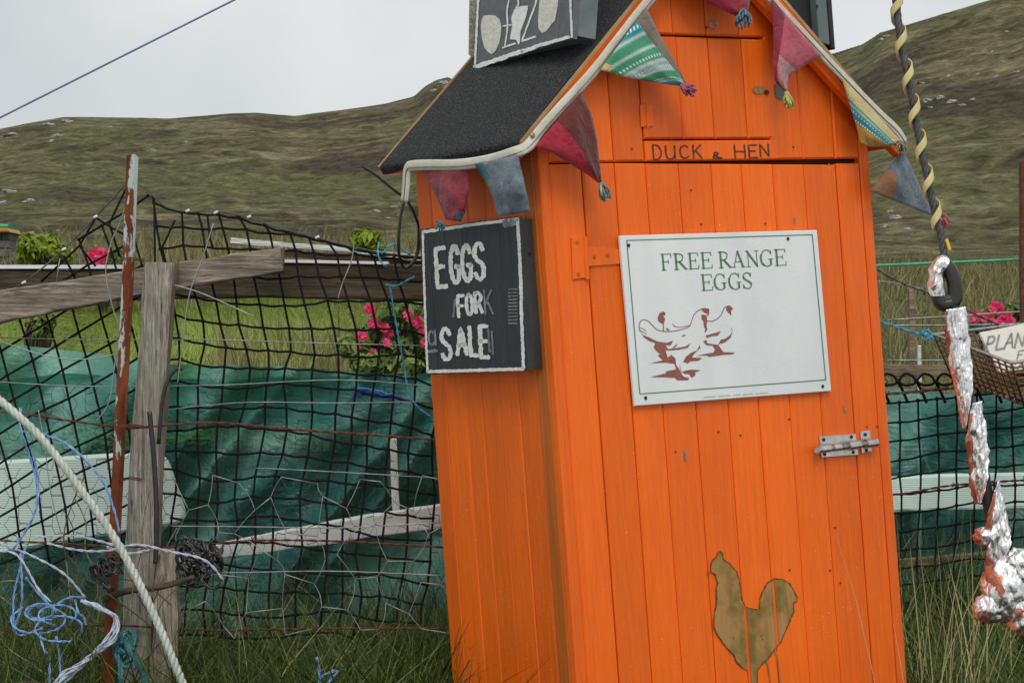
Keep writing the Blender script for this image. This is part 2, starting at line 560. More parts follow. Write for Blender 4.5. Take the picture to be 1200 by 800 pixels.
def stripes(name, cols, rot, n, dots=True):
    m = Mat(name)
    mp = m.coord((1, 1, 1), 'UV')
    sep = m.n.new('ShaderNodeSeparateXYZ'); m.l.new(mp, sep.inputs[0])
    fr = m.math('FRACT', m.math('MULTIPLY', m.math('ADD', m.math('SUBTRACT', sep.outputs['Y'], m.math('MULTIPLY', sep.outputs['X'], rot)), rot), n / (1 + rot)))
    col = m.ramp(fr, cols)
    # woven dots along the stripes
    al = m.math('ADD', sep.outputs['X'], m.math('MULTIPLY', sep.outputs['Y'], .6))
    dt = m.math('GREATER_THAN', m.math('FRACT', m.math('MULTIPLY', al, 15)), .5)
    bd = m.ramp(fr, [(.09, (0, 0, 0)), (.10, (1, 1, 1)), (.125, (1, 1, 1)), (.135, (0, 0, 0)), (.41, (0, 0, 0)), (.42, (1, 1, 1)), (.44, (1, 1, 1)), (.45, (0, 0, 0)), (.54, (0, 0, 0)), (.55, (1, 1, 1)), (.575, (1, 1, 1)), (.585, (0, 0, 0)), (.72, (0, 0, 0)), (.73, (1, 1, 1)), (.75, (1, 1, 1)), (.76, (0, 0, 0))])
    col = m.mix(m.math('MULTIPLY', dt, bd), col, (.62, .70, .66))
    w = m.noise(420, 2, .5)
    col = m.mix(.35, col, m.ramp(w, [(.3, (.3, .3, .3)), (.7, (1, 1, 1))]), 'MULTIPLY')
    m.set(color=col, rough=.9, spec=.2)
    b = m.bump(m.noise(34, 4, .6, None, 1.2), .5, .008)
    return m.m
TEAL, GRN, WHT, AQ = (.03, .27, .31), (.07, .30, .17), (.50, .60, .55), (.05, .33, .38)
M['teal_stripe'] = stripes('teal_green_striped_cotton', [(0, TEAL), (.16, TEAL), (.19, WHT), (.22, GRN), (.30, GRN), (.33, WHT), (.36, GRN), (.46, GRN), (.49, WHT), (.55, (.24, .38, .38)), (.61, WHT), (.64, GRN), (.76, GRN), (.79, WHT), (.82, AQ), (1, AQ)], .4, 1.0)
M['teal_check'] = stripes('teal_yellow_checked_cotton', [(0, (.04, .30, .30)), (.3, (.05, .33, .32)), (.33, (.45, .55, .35)), (.4, (.04, .24, .30)), (.62, (.04, .24, .30)), (.66, (.50, .56, .22)), (.72, (.05, .34, .32)), (1, (.04, .30, .30))], 0.0, 1.0)

def mesh_fabric():
    m = Mat('green_shade_mesh')
    f = m.noise(1.7, 3, .55, m.coord((1, .4, 1.6)), .8)
    col = m.ramp(f, [(.36, (.018, .115, .108)), (.47, (.055, .240, .215)), (.59, (.22, .47, .41))])
    fine = m.noise(3, 3, .6, m.coord((6, 2, 160)))
    col = m.mix(.3, col, m.ramp(fine, [(.3, (.4, .4, .4)), (.7, (1.2, 1.2, 1.2))]), 'MULTIPLY')
    m.set(color=col, rough=.34, spec=.6)
    m.bump(m.noise(5, 6, .65, m.coord((1, 1, 2)), 1.4), .65, .05)
    tr = m.n.new('ShaderNodeBsdfTransparent'); tr.inputs['Color'].default_value = (.42, .86, .76, 1)
    tl = m.n.new('ShaderNodeBsdfTranslucent'); tl.inputs['Color'].default_value = (.03, .30, .23, 1)
    mx = m.n.new('ShaderNodeMixShader'); mx.inputs[0].default_value = .075
    mx2 = m.n.new('ShaderNodeMixShader'); mx2.inputs[0].default_value = .34
    m.l.new(m.b.outputs[0], mx.inputs[1]); m.l.new(tl.outputs[0], mx.inputs[2])
    m.l.new(mx.outputs[0], mx2.inputs[1]); m.l.new(tr.outputs[0], mx2.inputs[2])
    m.l.new(mx2.outputs[0], m.out.inputs['Surface'])
    return m.m
M['mesh_green'] = mesh_fabric()

def ribbed():
    m = Mat('ribbed_white_plastic')
    w = m.n.new('ShaderNodeTexWave'); w.wave_type = 'BANDS'; w.bands_direction = 'Z'
    w.inputs['Scale'].default_value = 60; w.inputs['Distortion'].default_value = .3
    m.l.new(m.tc.outputs['Object'], w.inputs['Vector'])
    col = m.ramp(m.noise(4, 4), [(.3, (.55, .74, .65)), (.7, (.74, .86, .79))])
    col = m.mix(.35, col, m.ramp(w.outputs['Fac'], [(.3, (.6, .75, .7)), (.7, (1, 1, 1))]), 'MULTIPLY')
    m.set(color=col, rough=.45); m.bump(w.outputs['Fac'], .3, .003)
    return m.m
M['ribbed'] = ribbed()

def foil():
    m = Mat('crumpled_silver_foil')
    f = m.vor(70, m.coord((1, 1, .45)), 'DISTANCE_TO_EDGE')
    h = m.noise(34, 5, .7, None, 1.5)
    m.set(color=(.86, .86, .86), metal=.97, rough=.30)
    b = m.bump(h, .35, .006)
    m.bump(f, .8, .006, b)
    return m.m
M['foil'] = foil()
M['foil_red'] = simple('red_foil_back', (.36, .070, .030), (.62, .30, .22), 38, .35, .55, .8, 60)
M['cable'] = simple('black_stay_cable', (.014, .014, .015), (.034, .034, .036), 40, .5, 0, .5, 260)
M['strand'] = simple('grey_steel_strand', (.045, .045, .045), (.12, .12, .12), 60, .5, .4, .4, 300)
M['yellow_guard'] = simple('faded_yellow_plastic', (.52, .45, .17), (.66, .58, .28), 14, .5, 0, .2, 90)
M['yellow_tip'] = simple('bright_yellow_plastic', (.70, .42, .02), (.80, .52, .04), 20, .45)
M['rusty_basket'] = simple('rusty_basket_wire', (.10, .050, .022), (.22, .12, .055), 60, .7, .3, .4, 260)
M['card'] = simple('off_white_card', (.58, .55, .48), (.68, .65, .58), 20, .8, 0, .3, 120)
M['grey_pen'] = simple('grey_marker', (.17, .17, .17), (.28, .28, .27), 60, .7)
M['blue_cable'] = simple('blue_overhead_wire', (.11, .13, .30), (.16, .19, .40), 10, .5)
M['white_strip'] = simple('white_plastic_strip', (.62, .64, .64), (.74, .75, .75), 10, .5)

def drop():
    m = Mat('rain_water')
    gl = m.n.new('ShaderNodeBsdfGlossy'); gl.inputs['Roughness'].default_value = .12
    tr = m.n.new('ShaderNodeBsdfTransparent'); mx = m.n.new('ShaderNodeMixShader'); mx.inputs[0].default_value = .075
    m.l.new(tr.outputs[0], mx.inputs[1]); m.l.new(gl.outputs[0], mx.inputs[2]); m.l.new(mx.outputs[0], m.out.inputs['Surface'])
    return m.m
M['water'] = drop()

def veg(name, stops, rough=.6, trans=.25, spec=.35):
    m = Mat(name)
    col = m.ramp(m.attr('Col'), stops)
    m.set(color=col, rough=rough, spec=spec)
    tl = m.n.new('ShaderNodeBsdfTranslucent'); m.l.new(col, tl.inputs['Color'])
    mx = m.n.new('ShaderNodeMixShader'); mx.inputs[0].default_value = trans
    m.l.new(m.b.outputs[0], mx.inputs[1]); m.l.new(tl.outputs[0], mx.inputs[2])
    m.l.new(mx.outputs[0], m.out.inputs['Surface'])
    return m.m
M['grass'] = veg('tall_grass_blades', [(0, (.018, .034, .007)), (.35, (.075, .125, .020)), (.65, (.19, .245, .055)), (1, (.52, .45, .24))])
M['lawn_blade'] = veg('lawn_grass_blades', [(0, (.13, .20, .025)), (.6, (.23, .31, .05)), (1, (.36, .40, .11))])
M['straw_grass'] = veg('dry_meadow_grass', [(0, (.10, .11, .035)), (.5, (.20, .19, .075)), (1, (.36, .31, .15))])
M['heath'] = veg('heath_tussock_grass', [(0, (.11, .092, .065)), (.3, (.17, .16, .085)), (.6, (.26, .24, .13)), (1, (.42, .38, .24))], .9, .2, .1)
M['leaf'] = veg('rose_leaves', [(0, (.05, .095, .015)), (.5, (.13, .20, .04)), (1, (.32, .38, .11))])
M['leaf_lime'] = veg('yellow_green_leaves', [(0, (.10, .16, .015)), (.5, (.22, .30, .03)), (1, (.38, .44, .07))])
M['petal'] = veg('pink_rose_petals', [(0, (.55, .014, .085)), (.5, (.80, .045, .17)), (1, (.88, .16, .30))], .55, .35)
M['stem'] = simple('woody_stem', (.05, .04, .02), (.10, .085, .04), 20, .8)
M['stone'] = simple('lichen_grey_rock', (.14, .14, .13), (.38, .38, .36), 1.2, .9, 0, .8, 4)
M['stone_dark'] = simple('dark_field_stone', (.06, .06, .058), (.17, .17, .16), 2.5, .9, 0, .8, 10)

def terrain_mat():
    m = Mat('hill_moor_and_lawn')
    geo = m.n.new('ShaderNodeNewGeometry')
    pos = geo.outputs['Position']
    mp = m.n.new('ShaderNodeMapping'); mp.inputs['Scale'].default_value = (1, 1, 1.0)
    m.l.new(pos, mp.inputs['Vector']); pv = mp.outputs['Vector']
    n1 = m.noise(.022, 6, .62, pv, .4)       # large patches
    n2 = m.noise(.14, 7, .68, pv, .8)        # tussock bands
    n3 = m.noise(.55, 6, .72, pv, .5)
    moor = m.ramp(n2, [(.34, (.075, .068, .038)), (.44, (.175, .158, .084)), (.54, (.300, .270, .150)), (.66, (.47, .43, .26))])
    green = m.ramp(n3, [(.3, (.135, .150, .060)), (.7, (.29, .305, .125))])
    col = m.mix(m.ramp(n1, [(.46, (0, 0, 0)), (.62, (.8, .8, .8))]), moor, green)
    heather = m.ramp(n3, [(.3, (.068, .055, .040)), (.7, (.155, .125, .090))])
    n5 = m.noise(.03, 6, .65, m.coord((1, 1, 1)), .8)
    col = m.mix(m.ramp(n5, [(.50, (0, 0, 0)), (.60, (.85, .85, .85))]), col, heather)
    col = m.mix(.75, col, m.ramp(n3, [(.34, (.38, .38, .38)), (.64, (1.28, 1.28, 1.22))]), 'MULTIPLY')
    fine = m.noise(2.2, 5, .7, pv)
    col = m.mix(.4, col, m.ramp(fine, [(.3, (.5, .5, .5)), (.7, (1.3, 1.3, 1.3))]), 'MULTIPLY')
    rk = m.ramp(m.noise(.10, 7, .75, m.coord((1, 1, 1)), .5), [(.665, (0, 0, 0)), (.70, (1, 1, 1))])
    col = m.mix(rk, col, m.ramp(n3, [(.3, (.14, .14, .13)), (.7, (.36, .36, .345))]))
    # mown lawn: a real patch of the ground, by position
    lawn = m.ramp(m.noise(1.1, 5, .65, pv), [(.3, (.17, .25, .035)), (.7, (.27, .34, .065))])
    sp = m.n.new('ShaderNodeSeparateColor'); m.l.new(m.attr('Col'), sp.inputs[0])
    col = m.mix(sp.outputs[0], col, lawn)
    shade_soil = m.ramp(m.noise(9, 5, .7, pv), [(.3, (.012, .012, .006)), (.7, (.040, .042, .016))])  # dark earth colour paints in the shade under the mesh
    col = m.mix(sp.outputs[1], col, shade_soil)
    m.set(color=col, rough=.95, spec=.15)
    b = m.bump(n3, 1.0, 2.6)
    m.bump(fine, 1.0, .8, b)
    return m.m
M['terrain'] = terrain_mat()

# ------------------------------------------------------------------ ground and hills: one sheet
SKY_T = [(-3200, -40), (-1500, 60), (-600, 150), (-200, 175), (0, 151), (40, 143), (75, 137), (150, 138), (200, 139), (270, 133), (300, 132), (345, 136), (400, 129),
         (450, 122), (485, 113), (497, 102), (510, 94), (526, 90), (538, 98), (560, 108), (700, 120), (850, 100), (975, 63), (1010, 52), (1032, 38),
         (1060, 30), (1100, 18), (1160, 0), (1200, -14), (1400, -62), (1800, -90), (2600, -60), (4400, 60)]
NEAR_T = [(0, 0), (2.4, 0), (3.3, .20), (4.0, .32), (5.0, .38), (6.0, .50), (8, .84), (10, 1.17), (12, 1.36), (16, 1.56), (20, 1.86), (24, 2.20), (27, 2.46)]

def terrain_z(px, Y):
    px = np.asarray(px, float); Y = np.asarray(Y, float)
    X = (px - 600) / FPX * Y
    sk = np.interp(px, [a for a, b in SKY_T], [b for a, b in SKY_T])
    z_near = np.interp(Y, [a for a, b in NEAR_T], [b for a, b in NEAR_T])
    z_near = z_near + .05 * fbm(X * .6, Y * .6, 3, 3) * np.clip((Y - 2) / 3, 0, 1)
    q = np.clip((px - 560) / 560, 0, 1); q = q * q * (3 - 2 * q)
    R = 430 - 110 * q                      # distance of the ridge
    F0 = R * .50                           # foot of the slope
    t1 = np.clip((Y - 27) / (F0 - 27), 0, 1)
    t2 = np.clip((Y - F0) / (R - F0), 0, 1)
    pyf = 286.0
    py = 303.0 + (pyf - 303.0) * t1 + (sk - pyf) * (t2 * (1.25 - .25 * t2))
    room = np.clip(py - sk, 0, None)
    amp = np.minimum(9.0, .30 * room + .5) * np.clip((Y - 40) / 60, 0, 1)
    py = py - amp * (fbm(X / 38, Y / 26, 4, 9) + .45 * fbm(X / 11, Y / 8, 3, 5))
    z_far = EYE.z + (400 - py) / FPX * Y
    z_far = z_far + np.clip((Y - 27) / 30, 0, 1) * np.clip(room / 12, .12, 1) * (.38 * fbm(X / 5.0, Y / 4.2, 3, 21) + .16 * fbm(X / 1.6, Y / 1.6, 2, 27))
    zR = EYE.z + (400 - sk) / FPX * R
    z_far = np.where(Y > R, np.minimum(z_far, zR - (Y - R) * .12), z_far)
    w = np.clip((Y - 24) / 6, 0, 1)
    return z_near * (1 - w) + z_far * w

pxs = np.concatenate([np.linspace(-3200, -320, 48), np.linspace(-300, 1500, 420), np.linspace(1530, 4400, 48)])
Ys = np.concatenate([0.9 * (27 / 0.9) ** np.linspace(0, 1, 150)[:-1], 27 * (155 / 27) ** np.linspace(0, 1, 110)[:-1], np.linspace(155, 440, 560)[:-1], np.linspace(440, 1100, 30)])
PX, YY = np.meshgrid(pxs, Ys)
ZZ = terrain_z(PX, YY)
XX = (PX - 600) / FPX * YY
R_, C_ = PX.shape
verts = np.stack([XX, YY, ZZ], -1).reshape(-1, 3)
ii, jj = np.meshgrid(np.arange(R_ - 1), np.arange(C_ - 1), indexing='ij')
a = (ii * C_ + jj).ravel()
faces = np.stack([a, a + 1, a + C_ + 1, a + C_], -1)
me = bpy.data.meshes.new('ground')
me.from_pydata(verts.tolist(), [], faces.tolist())
me.polygons.foreach_set('use_smooth', np.ones(len(faces), bool))
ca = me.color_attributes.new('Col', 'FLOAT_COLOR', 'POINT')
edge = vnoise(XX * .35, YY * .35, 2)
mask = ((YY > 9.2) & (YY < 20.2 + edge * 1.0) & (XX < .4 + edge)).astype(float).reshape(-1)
cc = np.repeat(mask[:, None], 4, 1); cc[:, 3] = 1; cc[:, 1] = ((YY > 3.2) & (YY < 9.0 + edge)).astype(float).reshape(-1); cc[:, 2] = 0  # green channel: near ground darkened in colour for mesh shade
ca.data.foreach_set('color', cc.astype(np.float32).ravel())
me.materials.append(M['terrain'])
ground = bpy.data.objects.new('ground', me)
COL.objects.link(ground)
tag(ground, 'rough grassy ground rising past a lawn to a heathery hill', 'ground', kind='structure')

def ground_hit(px, py, y0=5.0, y1=425.0):
    Yl = y0 * (y1 / y0) ** np.linspace(0, 1, 3000)
    zl = terrain_z(np.full_like(Yl, px), Yl)
    pyl = 400 - (zl - EYE.z) / Yl * FPX
    k = np.nonzero(pyl <= py)[0]
    k = k[0] if len(k) else 2600
    return Vector(((px - 600) / FPX * Yl[k], Yl[k], zl[k]))

def gz(x, y):
    return float(terrain_z(np.array([x / y * FPX + 600]), np.array([y]))[0])

def rock_mesh(name, c, r, sc, mat, seed):
    rnd = random.Random(seed)
    bm = bmesh.new()
    bmesh.ops.create_icosphere(bm, subdivisions=3, radius=1)
    off = Vector((rnd.uniform(0, 90), rnd.uniform(0, 90), rnd.uniform(0, 90)))
    for v in bm.verts:
        d = 1 + .75 * mnoise.noise(v.co * 1.2 + off) + .40 * mnoise.noise(v.co * 2.9 + off) + .2 * mnoise.noise(v.co * 6.1 + off)
        v.co = Vector((v.co.x * d * sc[0] * r, v.co.y * d * sc[1] * r, v.co.z * d * sc[2] * r))
    me = bpy.data.meshes.new(name); bm.to_mesh(me); bm.free()
    me.materials.append(mat)
    o = bpy.data.objects.new(name, me); COL.objects.link(o)
    o.location = Vector(c)
    return o

# px, py, half width px, height factor
ROCKS = [(12, 156, 13, .45), (66, 157, 8, .7), (60, 163, 5, .6), (130, 147, 5, .7), (218, 164, 3, .8), (10, 222, 12, .5), (35, 233, 9, .6), (2, 236, 9, .6), (68, 267, 3, .7),
         (440, 245, 9, .35), (462, 240, 7, .45), (470, 250, 8, .4), (455, 253, 6, .4), (519, 96, 8, .8), (532, 93, 6, .9), (508, 104, 6, .6), (78, 140, 9, .4), (56, 144, 10, .4),
         (1086, 116, 7, .7), (1100, 112, 9, .7), (1115, 117, 8, .6), (1128, 121, 6, .6), (1090, 124, 5, .5), (1140, 114, 5, .5), (1111, 87, 4, 1.1), (1103, 91, 2.5, .8), (1146, 84, 3, .9), (1168, 87, 4, .8), (1192, 82, 5, .6),
         (1163, 58, 3, .9), (1176, 70, 4, .5), (1127, 73, 3, .5), (1180, 35, 4, .5), (1080, 95, 7, .3), (1040, 40, 8, .5), (1033, 44, 5, .6), (1050, 252, 9, .6), (1038, 262, 8, .5), (1062, 266, 7, .5), (1043, 245, 6, .4), (1155, 205, 3, .6), (1130, 155, 3, .5)]
for i, (px, py, hw, hf) in enumerate(ROCKS):
    g = ground_hit(px, py + 3, 27)
    r = hw / FPX * g.y
    side = 'left' if px < 600 else 'right'
    pale = px > 1095 and py < 95 and py > 50
    r *= .72
    o = rock_mesh('boulder', g - Vector((0, 0, r * hf * .1)), r, (1, .8, hf * random.uniform(.7, 1.0)), M['stone'], i)
    if px < 600:
        tag(o, 'pale grey rock in the heather on the hill behind the netting', 'rock', 'rocks on the hill behind the netting')
    else:
        tag(o, 'pale grey rock on the hillside behind the twisted stay cable', 'rock', 'rocks on the hill behind the stay cable')

# ------------------------------------------------------------------ the shed's own frame
SH = Matrix.Translation((.2006, 3.993, -.2997)) @ euler_zyx(.664, -.0737, .0043)
SHI = SH.inverted()
CAM_L = SHI @ EYE
SW, SD = .864, .381
Z0 = .52                    # foot of the shed in its own frame
ZD, ZHB, ZHT = 2.069, 2.1166, 2.3135
OX, OYF, OYB, ZE, ZR = .0674, .034, .020, 2.1095, 2.551
RS = (ZR - ZE) / (SW / 2 + OX)

def FR(px, py, y=0.0):
    """pixel -> point on the plane y of the shed frame"""
    d = SHI.to_3x3() @ ray(px, py)
    t = (y - CAM_L.y) / d.y
    return CAM_L + d * t

def SS(px, py, x=0.0):
    d = SHI.to_3x3() @ ray(px, py)
    t = (x - CAM_L.x) / d.x
    return CAM_L + d * t

shed = thing('egg_shed', SH, 'narrow leaning bright orange plank shed with black felt gable roof', 'shed')
fXZ = lambda a, b, d: Vector((a, d, b))
fYZ = lambda a, b, d: Vector((d, a, b))

def roof_under(x, drop=.024):
    x = min(max(x, -OX), SW + OX)
    h = ZE + RS * ((x + OX) if x <= SW / 2 else (SW + OX - x))
    return h - drop * math.sqrt(1 + RS * RS)

# groove grid of the front boards, from the photograph
GX = [FR(px, 237).x for px in (685, 724, 760, 799, 837, 872.5, 909, 945.6, 983)]
XL0 = FR(647.5, 237).x
XR1 = FR(1011, 237).x
GAP = .0009

# backing behind the boards
front_wall = MB().prism([(.012, Z0 + .02), (SW - .012, Z0 + .02), (SW - .012, roof_under(SW) - .012), (SW / 2, roof_under(SW / 2) - .02), (.012, roof_under(0) - .012)], fXZ, .0175, .030).build('front_wall', M['gap'], shed, True)
side_wall = MB().prism([(.03, Z0 + .02), (SD - .005, Z0 + .02), (SD - .005, roof_under(0) - .02), (.03, roof_under(0) - .02)], fYZ, .0175, .030).build('side_wall', M['gap'], shed, True)

def front_plank(parent, x0, x1, zb, zt, mat, proud=0.0, name='plank', zt2=None):
    """zt None: cut to the roof slope"""
    poly = [(x0, zb), (x1, zb)]
    if zt is None:
        poly.append((x1, roof_under(x1)))
        if x0 < SW / 2 < x1: poly.append((SW / 2, roof_under(SW / 2)))
        poly.append((x0, roof_under(x0)))
    else:
        poly += [(x1, zt2 if zt2 else zt), (x0, zt)]
    d = random.uniform(-.0006, .0006) - proud
    return MB().prism(poly, fXZ, d, .016, .0032).build(name, mat, parent, True)

# left stile, right stile, corner trims
front_plank(front_wall, XL0 + GAP, GX[0] - GAP, Z0, ZD + .004, M['orange'])
front_plank(front_wall, GX[8] + .0026, XR1 - GAP, Z0, ZD - .003, M['orange'])
front_plank(shed, .0005, XL0 - GAP, Z0, None, M['orange_trim'], .0012, 'corner_trim')
front_plank(shed, XR1 + GAP, SW, Z0, None, M['orange_trim'], .0012, 'corner_trim')
# boards over the door
ztop_hatch = ZHB
cuts = [XL0] + GX + [XR1]
H0, H1 = GX[2], FR(909, 140).x
zlin = ZD + .007
for k in range(len(cuts) - 1):
    x0, x1 = cuts[k], cuts[k + 1]
    if x1 <= H0 + .001 or x0 >= GX[6] - .001:
        front_plank(front_wall, x0 + GAP, x1 - GAP, zlin, None, M['orange'])
# boards above the hatch
for x0, x1 in ((H0, FR(789, 30).x), (FR(789, 30).x, FR(827.5, 30).x), (FR(827.5, 30).x, FR(866, 30).x), (FR(866, 30).x, H1)):
    front_plank(front_wall, x0 + GAP, x1 - GAP, ZHT + .002, None, M['orange'])
# name board over the door
name_board = MB().prism([(H0 + .001, zlin), (H1 - .001, zlin), (H1 - .001, ZHB - .0025), (H0 + .001, ZHB - .0025)], fXZ, -.0012, .016, .0025).build('name_board', M['orange'], shed, True)
# hatch
hatch = MB().prism([(H0 + .012, ZHB + .01), (H1 - .012, ZHB + .01), (H1 - .012, ZHT - .01), (H0 + .012, ZHT - .01)], fXZ, .0162, .0172).build('hatch', M['gap'], shed, True)
hx = [H0, FR(794, 62).x, FR(831, 62).x, FR(870, 62).x, H1]
for k in range(4):
    front_plank(hatch, hx[k] + (.0016 if k == 0 else GAP), hx[k + 1] - (.0016 if k == 3 else GAP), ZHB + .001, ZHT - .0025, M['orange'], .0006)
# door
door = MB().prism([(GX[0] + .012, Z0 + .05), (GX[8] - .012, Z0 + .05), (GX[8] - .012, ZD - .02), (GX[0] + .012, ZD - .02)], fXZ, .0162, .0172).build('door', M['gap'], shed, True)
for k in range(8):
    x0 = GX[k] + (.0022 if k == 0 else GAP); x1 = GX[k + 1] - (.0012 if k == 7 else GAP)
    t0 = (x0 - GX[0]) / (GX[8] - GX[0]); t1 = (x1 - GX[0]) / (GX[8] - GX[0])
    front_plank(door, x0, x1, Z0 + .03, ZD + .0056 - .011 * t0, M['orange'], .0004, zt2=ZD + .0056 - .011 * t1)

# side wall boards
GY = sorted([SS(px, 620).y for px in (533, 556.5, 575.4, 596, 619.5, 642)])
ys = [0.0] + GY + [SD]
for k in range(len(ys) - 1):
    y0, y1 = ys[k], ys[k + 1]
    z1 = roof_under(0) - .004
    d = random.uniform(-.0005, .0005)
    if k == 0: y0 = .0165
    poly = [(y0 + GAP * .6, Z0), (y1 - GAP * .6, Z0), (y1 - GAP * .6, z1), (y0 + GAP * .6, z1)]
    MB().prism(poly, fYZ, d - (.001 if k == 0 else 0), .016, .0022).build('plank', M['orange_stain'] if k == 0 else M['orange_side'], side_wall, True)
# far walls (closed box)
MB().prism([(.0, Z0), (SD, Z0), (SD, roof_under(SW) - .004), (.0165, roof_under(SW) - .004), (.0165, Z0)][1:] , fYZ, SW, SW - .016).build('far_side_wall', M['orange_side'], shed, True)
MB().prism([(.017, Z0), (SW - .017, Z0), (SW - .017, roof_under(SW) - .006), (SW / 2, roof_under(SW / 2) - .01), (.017, roof_under(0) - .006)], fXZ, SD - .001, SD - .016).build('back_wall', M['orange_side'], shed, True)

# roof: two slopes, each ply sheet with felt on top
def roof_slope(left):
    xe, xr = (-OX, SW / 2) if left else (SW + OX, SW / 2)
    nrm = Vector((-RS if left else RS, 0, 1)).normalized()
    y0, y1 = -OYF, SD + OYB
    E0, R0 = Vector((xe, 0, ZE)), Vector((xr, 0, ZR))
    def slab(t0, t1, ya, yb, e=0.0):
        dr = (R0 - E0).normalized()
        vs = []
        for t in (t0, t1):
            for yy in (ya, yb):
                vs.append(E0 - dr * e + nrm * t + Vector((0, yy, 0)))
                vs.append(R0 + nrm * t + Vector((0, yy, 0)))
        return vs, [(0, 1, 3, 2), (4, 6, 7, 5), (0, 4, 5, 1), (2, 3, 7, 6), (0, 2, 6, 4), (1, 5, 7, 3)]
    ply = MB(); ply.add(*slab(-.020, -.004, y0, y1)); po = ply.build('roof_board', M['orange_trim'], shed, True)
    ed = MB(); ed.add(*slab(-.0060, .0030, y1 + .0002, y1 + .0040)); ed.add(*slab(-.0060, .0012, y0 - .0016, y0 - .0002)); ed.build('board_edge', M['ply'], po, True)
    # felt: subdivided, slightly uneven, lapped over the eave
    dr = (R0 - E0).normalized()
    L = (R0 - E0).length
    rows = []
    nt, nyy = 26, 30
    for i in range(nt + 1):
        s = L * i / nt
        row = []
        for j in range(nyy + 1):
            yy = y0 + .002 + (y1 - y0 - .004) * j / nyy
            b = .0014 * mnoise.noise(Vector((s * 9, yy * 9, 3 + left)))
            row.append(E0 + dr * s + nrm * (.0015 + b) + Vector((0, yy, 0)))
        rows.append(row)
    pre = []
    for a in (1.0, .66, .33):      # rounded lip down over the eave
        row = []
        for j in range(nyy + 1):
            yy = y0 + .002 + (y1 - y0 - .004) * j / nyy
            ang = a * 1.7
            wob = .0035 * mnoise.noise(Vector((yy * 14, a, 9)))
            row.append(E0 - dr * (.004 * math.sin(min(ang, 1.6))) - nrm * ((.012 + wob) * (1 - math.cos(ang)) ) + Vector((0, yy, 0)))
        pre.append(row)
    MB().grid(pre + rows).build('felt', M['felt'], po, True, smooth=True)
    return po
roof_l = roof_slope(True); roof_l.name = 'roof_slope'
roof_r = roof_slope(False)

# barge boards under the front edge of the roof
def barge(left):
    s = 1 if left else -1
    e = Vector((-OX + .002, 0, 0)) if left else Vector((SW + OX - .002, 0, 0))
    c = Vector((SW / 2, 0, 0))
    ce = Vector((e.x, 0, roof_under(e.x, .0206))); cr = Vector((c.x, 0, roof_under(c.x, .0206)))
    dr = (cr - ce).normalized(); dn = Vector((dr.z * s, 0, -dr.x * s)) if left else Vector((-dr.z, 0, dr.x))
    if dn.z > 0: dn = -dn
    wv = .014 if left else .034; we = .004 if left else .012
    poly = [(ce.x, ce.z), (cr.x, cr.z), (cr.x, cr.z - wv * math.sqrt(1 + RS * RS)), ((ce + dn * we).x, (ce + dn * we).z)]
    return MB().prism(poly, fXZ, -OYF + .003, -OYF + .020, .002).build('barge_board', M['orange_trim'], shed, True)
barge(True); barge(False)

# --- iron fittings
def plate(mb, quad, d0, d1, ch, mi=0, plane=FR):
    pts = [plane(px, py, d0) for px, py in quad]
    return mb.prism([(p.x, p.z) for p in pts], fXZ, d0, d1, ch, mi)
hg = MB()
plate(hg, [(670, 278.5), (685, 276.6), (687.5, 325.5), (672, 327.5)], -.0034, -.0006, .0009)
plate(hg, [(687.5, 289.5), (745, 293), (745, 308), (688.5, 312.5)], -.0034, -.0006, .0009)
hg.tube([FR(686, 277, -.004), FR(688.2, 327, -.004)], .0042, 8)
hinge = hg.build('hinge', M['orange_trim'], door, True)
sc = MB()
for p in ((676.5, 284), (678, 321), (712, 299), (697, 301)):
    c = FR(p[0], p[1], -.0040)
    sc.tube([c, c + Vector((0, -.0010, 0))], .0034, 10)
MBs = sc.build('screw', M['orange_stain'], door, True)
hg = MB()
plate(hg, [(750.5, 122.5), (756.5, 122), (757.8, 148.6), (751.8, 149)], -.0032, -.0006, .0008)
plate(hg, [(758.5, 122), (764.8, 121.6), (766, 148), (760, 148.4)], -.0038, -.0012, .0008)
hg.tube([FR(757.5, 121.5, -.0035), FR(759, 149, -.0035)], .0026, 7)
hg.build('hinge', M['orange_trim'], hatch, True)
# bolt latch
pl = MB()
plate(pl, [(960.5, 511.0), (1003.0, 508.2), (1006.5, 532.8), (963.5, 536.0)], -.0040, -.0008, .001)
plate(pl, [(1008.6, 505.5), (1020.0, 504.0), (1022.2, 528.6), (1010.6, 531.0)], -.0036, -.0014, .001)
bolt = pl.build('bolt_latch', M['steel'], door, True)
bb = MB()
def cyl(px0, py0, px1, py1, r, mi, out=-.012, n=12):
    bb.tube([FR(px0, py0, out), FR(px1, py1, out)], r, n, mi)
cyl(959.5, 526.5, 971.5, 525, .0082, 0)
cyl(971.5, 525, 1016, 519.6, .0062, 1)
cyl(976, 524.4, 984, 523.4, .0078, 0)
cyl(993.5, 522.4, 1006.2, 520.6, .0094, 0)
cyl(1014, 519.8, 1026.5, 518.2, .0094, 0)
bb.tube([FR(960, 526, -.012), FR(957.5, 527.5, -.020)], [.0085, .0060], 10, 0)
bb.build('sliding_bolt', [M['steel'], M['steel_dark']], door, True, smooth=False)
scr = MB()
for p in ((965.3, 515), (997.8, 511.8), (966.5, 532), (1000, 529.5), (1014, 509), (1015.5, 527.4)):
    c = FR(p[0], p[1], -.0042)
    scr.tube([c, c + Vector((0, -.0012, 0))], .0036, 10)
scr.build('screw', M['dot'], door, True)
